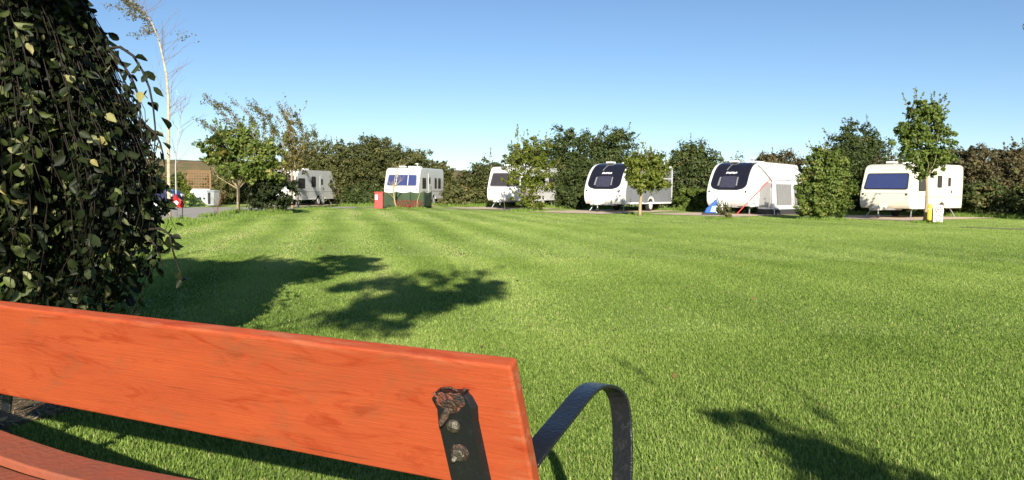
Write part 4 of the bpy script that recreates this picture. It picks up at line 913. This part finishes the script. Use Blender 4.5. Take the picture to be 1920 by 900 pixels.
# ------------------------------------------------------------------ trees behind the viewer: out of sight, their shade lies on the lawn
def shade_tree(label, base, lobes, n, size, trunk_h, r=.08, name='garden_tree', spr=20, **kw):
    lobes = [(a, b, c * .91, d, e, f * .92) for a, b, c, d, e, f in lobes]; trunk_h *= .91
    return tree(name, label, 'tree', base, lobes, n, size, L_green, np.random.default_rng(31), trunk_h=trunk_h, trunk_r=r, group='trees behind the viewer', spr=spr, spr_len=.5, clump=.5, nclump=max(26, n // 130), **kw)
shade_tree('dense tree left of the bench casting the broad shade', (-3.5, .4, 0), [(0, 0, 2.3, 1.25, 1.3, 1.5), (.1, .4, 3.9, 1.15, 1.1, 1.1), (-.3, -.2, 1.3, 1.1, 1.1, 1.1), (.75, .2, 4.6, .8, .8, .55), (-.6, 0, 4.4, .9, .9, .6), (1.8, 0, 5.15, .9, .8, .42), (1.1, 0, 4.5, .7, .7, .5), (-1.2, 0, 4.7, .9, .9, .5)], 22000, .15, 1.4, spr=60)
shade_tree('smaller tree behind the viewer casting the second patch of shade', (-2.7, -3.4, 0), [(2.45, 0, 5.15, .62, .6, .55), (3.0, .2, 5.5, .5, .5, .5), (2.05, .3, 5.4, .5, .5, .4), (3.25, 0, 6.0, .3, .3, .3)], 4000, .12, 3.4, r=.05, spr=44)
shade_tree('young tree behind the viewer casting the shade at lower right', (1.70, -2.2, 0), [(-.04, 0, 2.5, .20, .3, .24), (.03, 0, 2.15, .26, .4, .4), (-.2, 0, 2.72, .12, .2, .14), (.14, 0, 2.55, .10, .2, .16)], 2400, .075, 1.0, r=.03, spr=5)

# ------------------------------------------------------------------ bench
def paint_material():
    m = bpy.data.materials.new('orange_red_paint'); m.use_nodes = True; t = m.node_tree; b = t.nodes['Principled BSDF']; N = t.nodes.new; L = t.links.new
    tc = N('ShaderNodeTexCoord')
    def noise(scale, stretch, detail, rot=0, dist=0):
        mp = N('ShaderNodeMapping'); mp.inputs['Scale'].default_value = stretch; mp.inputs['Rotation'].default_value = (0, 0, rot); L(tc.outputs['Object'], mp.inputs[0])
        nn = N('ShaderNodeTexNoise'); nn.inputs['Scale'].default_value = scale; nn.inputs['Detail'].default_value = detail; nn.inputs['Roughness'].default_value = .7; nn.inputs['Distortion'].default_value = dist; L(mp.outputs[0], nn.inputs['Vector']); return nn
    def rng_(n_, a, b_, c=0, d=1):
        r = N('ShaderNodeMapRange'); r.inputs[1].default_value = a; r.inputs[2].default_value = b_; r.inputs[3].default_value = c; r.inputs[4].default_value = d; L(n_.outputs[0], r.inputs[0]); return r
    def mix(f, a, b_):
        mx = N('ShaderNodeMix'); mx.data_type = 'RGBA'; L(f.outputs[0], mx.inputs[0])
        for i, c in ((6, a), (7, b_)):
            if isinstance(c, tuple): mx.inputs[i].default_value = (*c, 1)
            else: L(c.outputs[2], mx.inputs[i])
        return mx
    base = mix(rng_(noise(3, (1, 3.5, 3.5), 6), .3, .7), (.40, .076, .026), (.32, .056, .021))
    st = mix(rng_(noise(6, (.8, 3.4, 3), 9, R(-16), 1.1), .52, .64, 0, .8), base, (.27, .034, .010))     # patches where the older coat shows
    fine = mix(rng_(noise(30, (.25, 5, 5), 6), .54, .78, 0, .35), st, (.36, .058, .022))                # brush strokes along the grain
    dirt = mix(rng_(noise(4, (1, 1.6, 1.6), 9, 0, .4), .54, .76, 0, .7), fine, (.17, .075, .035))
    # worn edges: the bare pale wood shows along the upper edge and the sawn end
    sx = N('ShaderNodeSeparateXYZ'); L(tc.outputs['Object'], sx.inputs[0])
    def edge(sock, a, b_):
        r = N('ShaderNodeMapRange'); r.inputs[1].default_value = a; r.inputs[2].default_value = b_; r.inputs[3].default_value = 0; r.inputs[4].default_value = 1; L(sx.outputs[sock], r.inputs[0]); return r
    ey, ex = edge(1, .016, -.002), edge(0, -.028, .004)
    mxe = N('ShaderNodeMath'); mxe.operation = 'MAXIMUM'; L(ey.outputs[0], mxe.inputs[0]); L(ex.outputs[0], mxe.inputs[1])
    nz = rng_(noise(16, (.35, 2, 2), 9, 0, .3), .50, .66, 0, .7)
    mu = N('ShaderNodeMath'); mu.operation = 'MULTIPLY'; L(mxe.outputs[0], mu.inputs[0]); L(nz.outputs[0], mu.inputs[1])
    worn = mix(mu, dirt, (.40, .15, .08))
    crack = mix(rng_(noise(7, (.12, 9, 9), 4, 0, .2), .655, .69, 0, .8), worn, (.10, .035, .018))
    dirt = crack
    L(dirt.outputs[2], b.inputs['Base Color']); b.inputs['Roughness'].default_value = .5; b.inputs['Specular IOR Level'].default_value = .2
    bp = N('ShaderNodeBump'); bp.inputs['Strength'].default_value = .5; bp.inputs['Distance'].default_value = .003; L(noise(45, (.18, 4, 4), 6).outputs[0], bp.inputs['Height']); L(bp.outputs[0], b.inputs['Normal'])
    return m
M['paint'] = paint_material()
M['oldpaint'] = mat('worn_orange_paint', (.36, .075, .035), .65, .3, noise=.5, nscale=9, col2=(.20, .075, .045), bump=.3, bscale=60)
def iron_material():
    m = mat('black_iron', (.012, .013, .015), .38, .5, bump=.22, bscale=110); t = m.node_tree; b = t.nodes['Principled BSDF']; N = t.nodes.new; L = t.links.new
    tc = N('ShaderNodeTexCoord'); nn = N('ShaderNodeTexNoise'); nn.inputs['Scale'].default_value = 38; nn.inputs['Detail'].default_value = 8; nn.inputs['Roughness'].default_value = .7; L(tc.outputs['Object'], nn.inputs['Vector'])
    cr = N('ShaderNodeValToRGB'); e = cr.color_ramp.elements; e[0].position = .55; e[0].color = (.009, .010, .013, 1); e[1].position = .82; e[1].color = (.12, .05, .03, 1)
    e.new(.70).color = (.018, .017, .018, 1); L(nn.outputs['Fac'], cr.inputs[0]); L(cr.outputs[0], b.inputs['Base Color'])
    r = N('ShaderNodeMapRange'); r.inputs[1].default_value = .5; r.inputs[2].default_value = .7; r.inputs[3].default_value = .28; r.inputs[4].default_value = .5; L(nn.outputs['Fac'], r.inputs[0]); L(r.outputs[0], b.inputs['Roughness'])
    return m
M['iron'] = iron_material()
M['rust'] = mat('rusty_bolt', (.030, .025, .022), .5, .5, metal=.4, noise=.8, nscale=60, col2=(.10, .055, .035), bump=.8, bscale=150)
M['bolt'] = mat('worn_bolt', (.16, .14, .11), .42, .5, metal=.6, noise=.6, nscale=70, col2=(.05, .045, .04), bump=.5, bscale=160)

# upper back board: its rear face, from four corners; u along the board (to the right end), vv down the board, nn away from the viewer
q_tr, q_br = P(957, 688, 1.38), P(1013, 922, 1.47)
q_tl, q_bl = P(0, 574, 1.80), P(0, 753, 1.875)
u_ = unit(q_tr - q_tl); vv = unit((q_br - q_tr) + (q_bl - q_tl)); nn_ = unit(np.cross(vv, u_)); nn_ = nn_ if nn_[1] > 0 else -nn_
vv = unit(vv - u_ * np.dot(vv, u_))
BL = np.array([float(q_br[0]), float(q_br[1]) + .22, 0])
bench = thing('park_bench', 'weathered orange-red slatted park bench with black iron frames', 'bench', (-.75, 2.0, 0))
def local(o, M4):  # places a mesh built in board coordinates (x along, y down the board, z away)
    o.matrix_parent_inverse = Matrix(); o.matrix_local = Matrix.Translation(-Vector(bench.location)) @ M4; return o
BM = Matrix(((u_[0], vv[0], nn_[0], q_tr[0]), (u_[1], vv[1], nn_[1], q_tr[1]), (u_[2], vv[2], nn_[2], q_tr[2]), (0, 0, 0, 1)))
def to_b(p): return np.array(BM.inverted() @ Vector(p))
brx, bry = to_b(q_br)[:2]; blx, bly = to_b(q_bl)[:2]; tlx, tly = to_b(q_tl)[:2]
LEN = 2.35   # the board runs on past the picture's left edge
sl_b = (bry - bly) / (brx - blx)
outline = [(0, 0), (brx, bry), (blx, bly), (-LEN, bly + sl_b * (-LEN - blx)), (-LEN, -.004)]
mbp = MB(); TH = .036
nseg = 26
for z in (0, TH):
    pass
rows_top = [(x, 0.0) for x in np.linspace(0, -LEN, nseg)]
rows_bot = [(x, bry + sl_b * (x - brx)) for x in np.linspace(brx, -LEN, nseg)]
A = np.array([[[t0[0] + (b1[0] - t0[0]) * s, t0[1] + (b1[1] - t0[1]) * s, 0] for s in np.linspace(0, 1, 7)] for t0, b1 in zip(rows_top, rows_bot)])
Bk = A.copy(); Bk[..., 2] = np.linspace(TH, .021, len(Bk))[:, None]
mbp.grid(A); mbp.grid(Bk)
for e0, e1 in ((A[0], Bk[0]), (A[-1], Bk[-1]), (A[:, 0], Bk[:, 0]), (A[:, -1], Bk[:, -1])): mbp.grid(np.stack([e0, e1]))
def weld(o, bevel=.006):
    bm = bmesh.new(); bm.from_mesh(o.data); bmesh.ops.remove_doubles(bm, verts=bm.verts, dist=1e-5); bmesh.ops.recalc_face_normals(bm, faces=bm.faces); bm.to_mesh(o.data); bm.free()
    if bevel:
        m = o.modifiers.new('bevel', 'BEVEL'); m.width = bevel; m.segments = 3; m.limit_method = 'ANGLE'; m.angle_limit = R(40)
    return o
local(weld(mbp.build('back_board', M['paint'], bench)), BM)
# iron upright bolted to the rear face
def bpt(px, py):  # point of the rear face under a photo pixel, in board coordinates
    o_ = np.array([0, 0, EYE]); v_ = _r * (px - 960) / F + _u * (450 - py) / F + _f
    t = np.dot(q_tr - o_, nn_) / np.dot(v_, nn_); return to_b(o_ + v_ * t)
s_tl, s_tr, s_bl, s_br = bpt(818, 740), bpt(880, 724), bpt(853, 900), bpt(918, 900)
ax1 = unit((s_bl + s_br) / 2 - (s_tl + s_tr) / 2); sw = np.linalg.norm(s_tr - s_tl) * .98; ax2 = unit(s_tr - s_tl - ax1 * np.dot(s_tr - s_tl, ax1))
def strap_pt(a, b, z): q = (s_tl + s_tr) / 2 + ax1 * a + ax2 * b; return (q[0], q[1], -z)
mbs = MB(); rows = []; rs = np.random.default_rng(3)
prof_a = [-.004, .002, .010, .03, .06, .09, .12, .16, .22, .34]
T_ = .013
for a in prof_a:
    hwid = sw / 2 * (1.0 if a > .004 else .8); jit = rs.normal(0, .0012) if a < .05 else 0
    rows.append([strap_pt(a, -hwid + jit, .0005), strap_pt(a, -hwid + jit, T_), strap_pt(a, -hwid * .5, T_ + rs.normal(0, .0006)), strap_pt(a, 0, T_), strap_pt(a, hwid * .55, T_ + rs.normal(0, .0006)), strap_pt(a, hwid * .92 + jit, T_), strap_pt(a, hwid * 1.12 + jit, .0005)])
A = np.array(rows); mbs.grid(A); mbs.grid(np.stack([A[0], A[0] * [1, 1, 0] + [0, 0, -.0004]])); mbs.grid(np.stack([A[-1], A[-1] * [1, 1, 0]]))
up_ = local(weld(mbs.build('iron_upright', M['iron'], bench), .002), BM)
def bolt(a, b, r, h, m, hexa=False, parent=up_, name='bolt', tilt=(0, 0)):
    k = 6 if hexa else 14; zs = [(T_ - .001, 1), (T_ + h * .5, 1), (T_ + h * .85, .72), (T_ + h, .1)] if not hexa else [(T_ - .001, 1), (T_ + h * .8, 1), (T_ + h, .86), (T_ + h, .05)]
    m_ = MB(); A = []
    for z, s in zs:
        A.append([np.array(strap_pt(a, b, z)) + ax2 * r * s * math.cos(t) + ax1 * r * s * math.sin(t) + ax1 * tilt[0] * (z - T_) + ax2 * tilt[1] * (z - T_) for t in np.linspace(0, 2 * math.pi, k + 1)])
    m_.grid(np.array(A)); o = m_.build(name, m, parent, smooth=not hexa); return o
bolt(.066, -.006, .0135, .010, M['bolt'])
bolt(.124, -.006, .019, .003, M['rust'], name='washer'); bolt(.124, -.006, .0135, .012, M['bolt'], hexa=True); bolt(.126, -.010, .0065, .020, M['bolt'], tilt=(.25, -.2))
bolt(.024, -.004, .016, .006, M['rust'], hexa=True, name='nut'); bolt(.028, -.008, .0075, .026, M['rust'], tilt=(.9, -.45)); bolt(.016, .014, .006, .008, M['rust'], name='rivet')
bolt(.20, -.004, .0135, .010, M['bolt'])
m_ = MB(); m_.tube([strap_pt(.004, -sw * .45, .004), strap_pt(-.008, -sw * .25, .007), strap_pt(-.011, 0, .008), strap_pt(-.004, sw * .2, .008), strap_pt(.006, sw * .32, .006)], .0022, 6); m_.tube([strap_pt(-.006, sw * .38, .002), strap_pt(-.002, sw * .36, .006), strap_pt(.004, sw * .30, .007)], .004, 6)
m_.build('torn_edge', M['rust'], up_, smooth=True)
# old paint and rust flaking over the top of the iron
M['flake'] = mat('flaked_paint_and_rust', (.020, .018, .017), .5, .5, noise=1.3, nscale=40, col2=(.22, .06, .035), bump=1, bscale=140)
m_ = MB(); A = []
for a in np.linspace(-.003, .036, 12):
    w_e = .46 if a < .02 else .46 - .3 * (a - .02) / .016
    A.append([strap_pt(a + .0016 * math.sin(j * 2.1 + a * 300), sw * b, T_ + .0016 * (1 - abs(b) * 1.9) + rs.normal(0, .0007)) for j, b in enumerate(np.linspace(-w_e, w_e * .8, 11))])
m_.grid(np.array(A)).build('flaking_paint', M['flake'], up_, smooth=True)

# frame plane directions on the level: along the bench and away from the viewer
hu = unit(np.array([u_[0], u_[1], 0])); ha = np.array([-hu[1], hu[0], 0]); ha = ha if ha[1] > 0 else -ha
base_top = np.array(BM @ Vector(strap_pt(.34, 0, .006)))
def ribbon(name, pts, width, thick, wdir, m, parent=bench, sm=True, bev=.0025):
    """flat iron strap along a path: width along wdir, thickness across"""
    pts = np.array(pts); t = unit(np.gradient(pts, axis=0)); A = []
    for p, d_ in zip(pts, t):
        wv = unit(wdir - d_ * np.dot(wdir, d_)); nv = np.cross(d_, wv)
        A.append([p - wv * width / 2 - nv * thick / 2, p + wv * width / 2 - nv * thick / 2, p + wv * width / 2 + nv * thick / 2, p - wv * width / 2 + nv * thick / 2, p - wv * width / 2 - nv * thick / 2])
    A = np.array(A); m_ = MB().grid(A); m_.add(A[0, :4], [(0, 1, 2, 3)]); m_.add(A[-1, :4], [(3, 2, 1, 0)])
    o = m_.build(name, m, None); v_ = np.array([x.co[:] for x in o.data.vertices]) - np.array(parent.location)
    o.data.vertices.foreach_set('co', v_.ravel().astype(np.float32)); o.parent = parent
    return weld(o, bev)
arm_px = [(945, 925, 1.50), (985, 872, 1.50), (1020, 826, 1.54), (1062, 776, 1.66), (1092, 738, 1.76), (1113, 722, 1.83), (1138, 722, 1.89), (1158, 738, 1.925), (1166, 775, 1.925), (1168, 830, 1.905), (1167, 900, 1.885), (1163, 985, 1.87)]
arm = spline([P(*q) for q in arm_px], 44)
arm_dir = unit(arm[20] * [1, 1, 0] - arm[2] * [1, 1, 0]); wd = np.array([arm_dir[1], -arm_dir[0], 0])
ribbon('armrest', arm, .050, .009, wd * .93 + arm_dir * .0, M['iron'])
end = arm[-1]; back_foot = base_top
ribbon('back_leg', spline([base_top - np.array([0, 0, -.02]), base_top + ha * .10 + [0, 0, -.16], base_top + ha * .06 + [0, 0, -.28], np.array([base_top[0], base_top[1], 0]) - ha * .06 + [0, 0, .0]]), .05, .012, hu, M['iron'])
seat_z = .40
fr = [end, np.array([end[0], end[1], .30]), np.array([end[0], end[1], 0]) + ha * .03]
ribbon('front_leg', spline(fr, 14), .05, .012, wd, M['iron'])
ribbon('seat_rail', [base_top + ha * .08 + [0, 0, -.12], np.array([end[0], end[1], .35])], .045, .012, hu, M['iron'])
off = -hu * 2.02
ribbon('armrest', arm + off + [0, 0, .06], .050, .009, wd, M['iron'])
ribbon('front_leg', spline([q + off for q in fr], 14), .05, .012, wd, M['iron'])
ribbon('back_leg', spline([q + off for q in [base_top, base_top + ha * .10 + [0, 0, -.16], base_top + ha * .06 + [0, 0, -.28], np.array([base_top[0], base_top[1], 0]) - ha * .06]]), .05, .012, hu, M['iron'])
ribbon('seat_rail', [base_top + off + ha * .08 + [0, 0, -.12], np.array([end[0], end[1], .35]) + off], .045, .012, hu, M['iron'])
# seat slats: the two nearest the back show below the board at the left, bowed with age
def slat(pt_top, width, thick, m, back):
    """pt_top: path of the rear top edge; the slat extends 'width' away from the viewer and slightly down"""
    pts = spline(pt_top, 30); A = []
    dv = unit(ha + np.array([0, 0, .03])) * width
    for p in pts: A.append([p, p + dv, p + dv - [0, 0, thick], p - [0, 0, thick], p])
    A = np.array(A); m_ = MB().grid(A); m_.add(A[0, :4], [(0, 1, 2, 3)]); m_.add(A[-1, :4], [(3, 2, 1, 0)])
    o = m_.build('seat_slat', m, None); v_ = np.array([x.co[:] for x in o.data.vertices]) - np.array(bench.location); o.data.vertices.foreach_set('co', v_.ravel().astype(np.float32)); o.parent = bench
    return weld(o, .006)
e1 = [P(-620, 640, 2.45), P(-300, 745, 2.28), P(-80, 828, 2.16), (P(50, 874, 2.08)), P(120, 893, 2.04), P(220, 915, 1.99), P(420, 952, 1.90), P(700, 1000, 1.78), P(960, 1048, 1.66), P(1090, 1074, 1.60)]
slat(e1, .118, .03, M['oldpaint'], True)
e2 = [q - ha * .142 - np.array([0, 0, .012]) for q in e1]; slat(e2, .118, .03, M['oldpaint'], True)
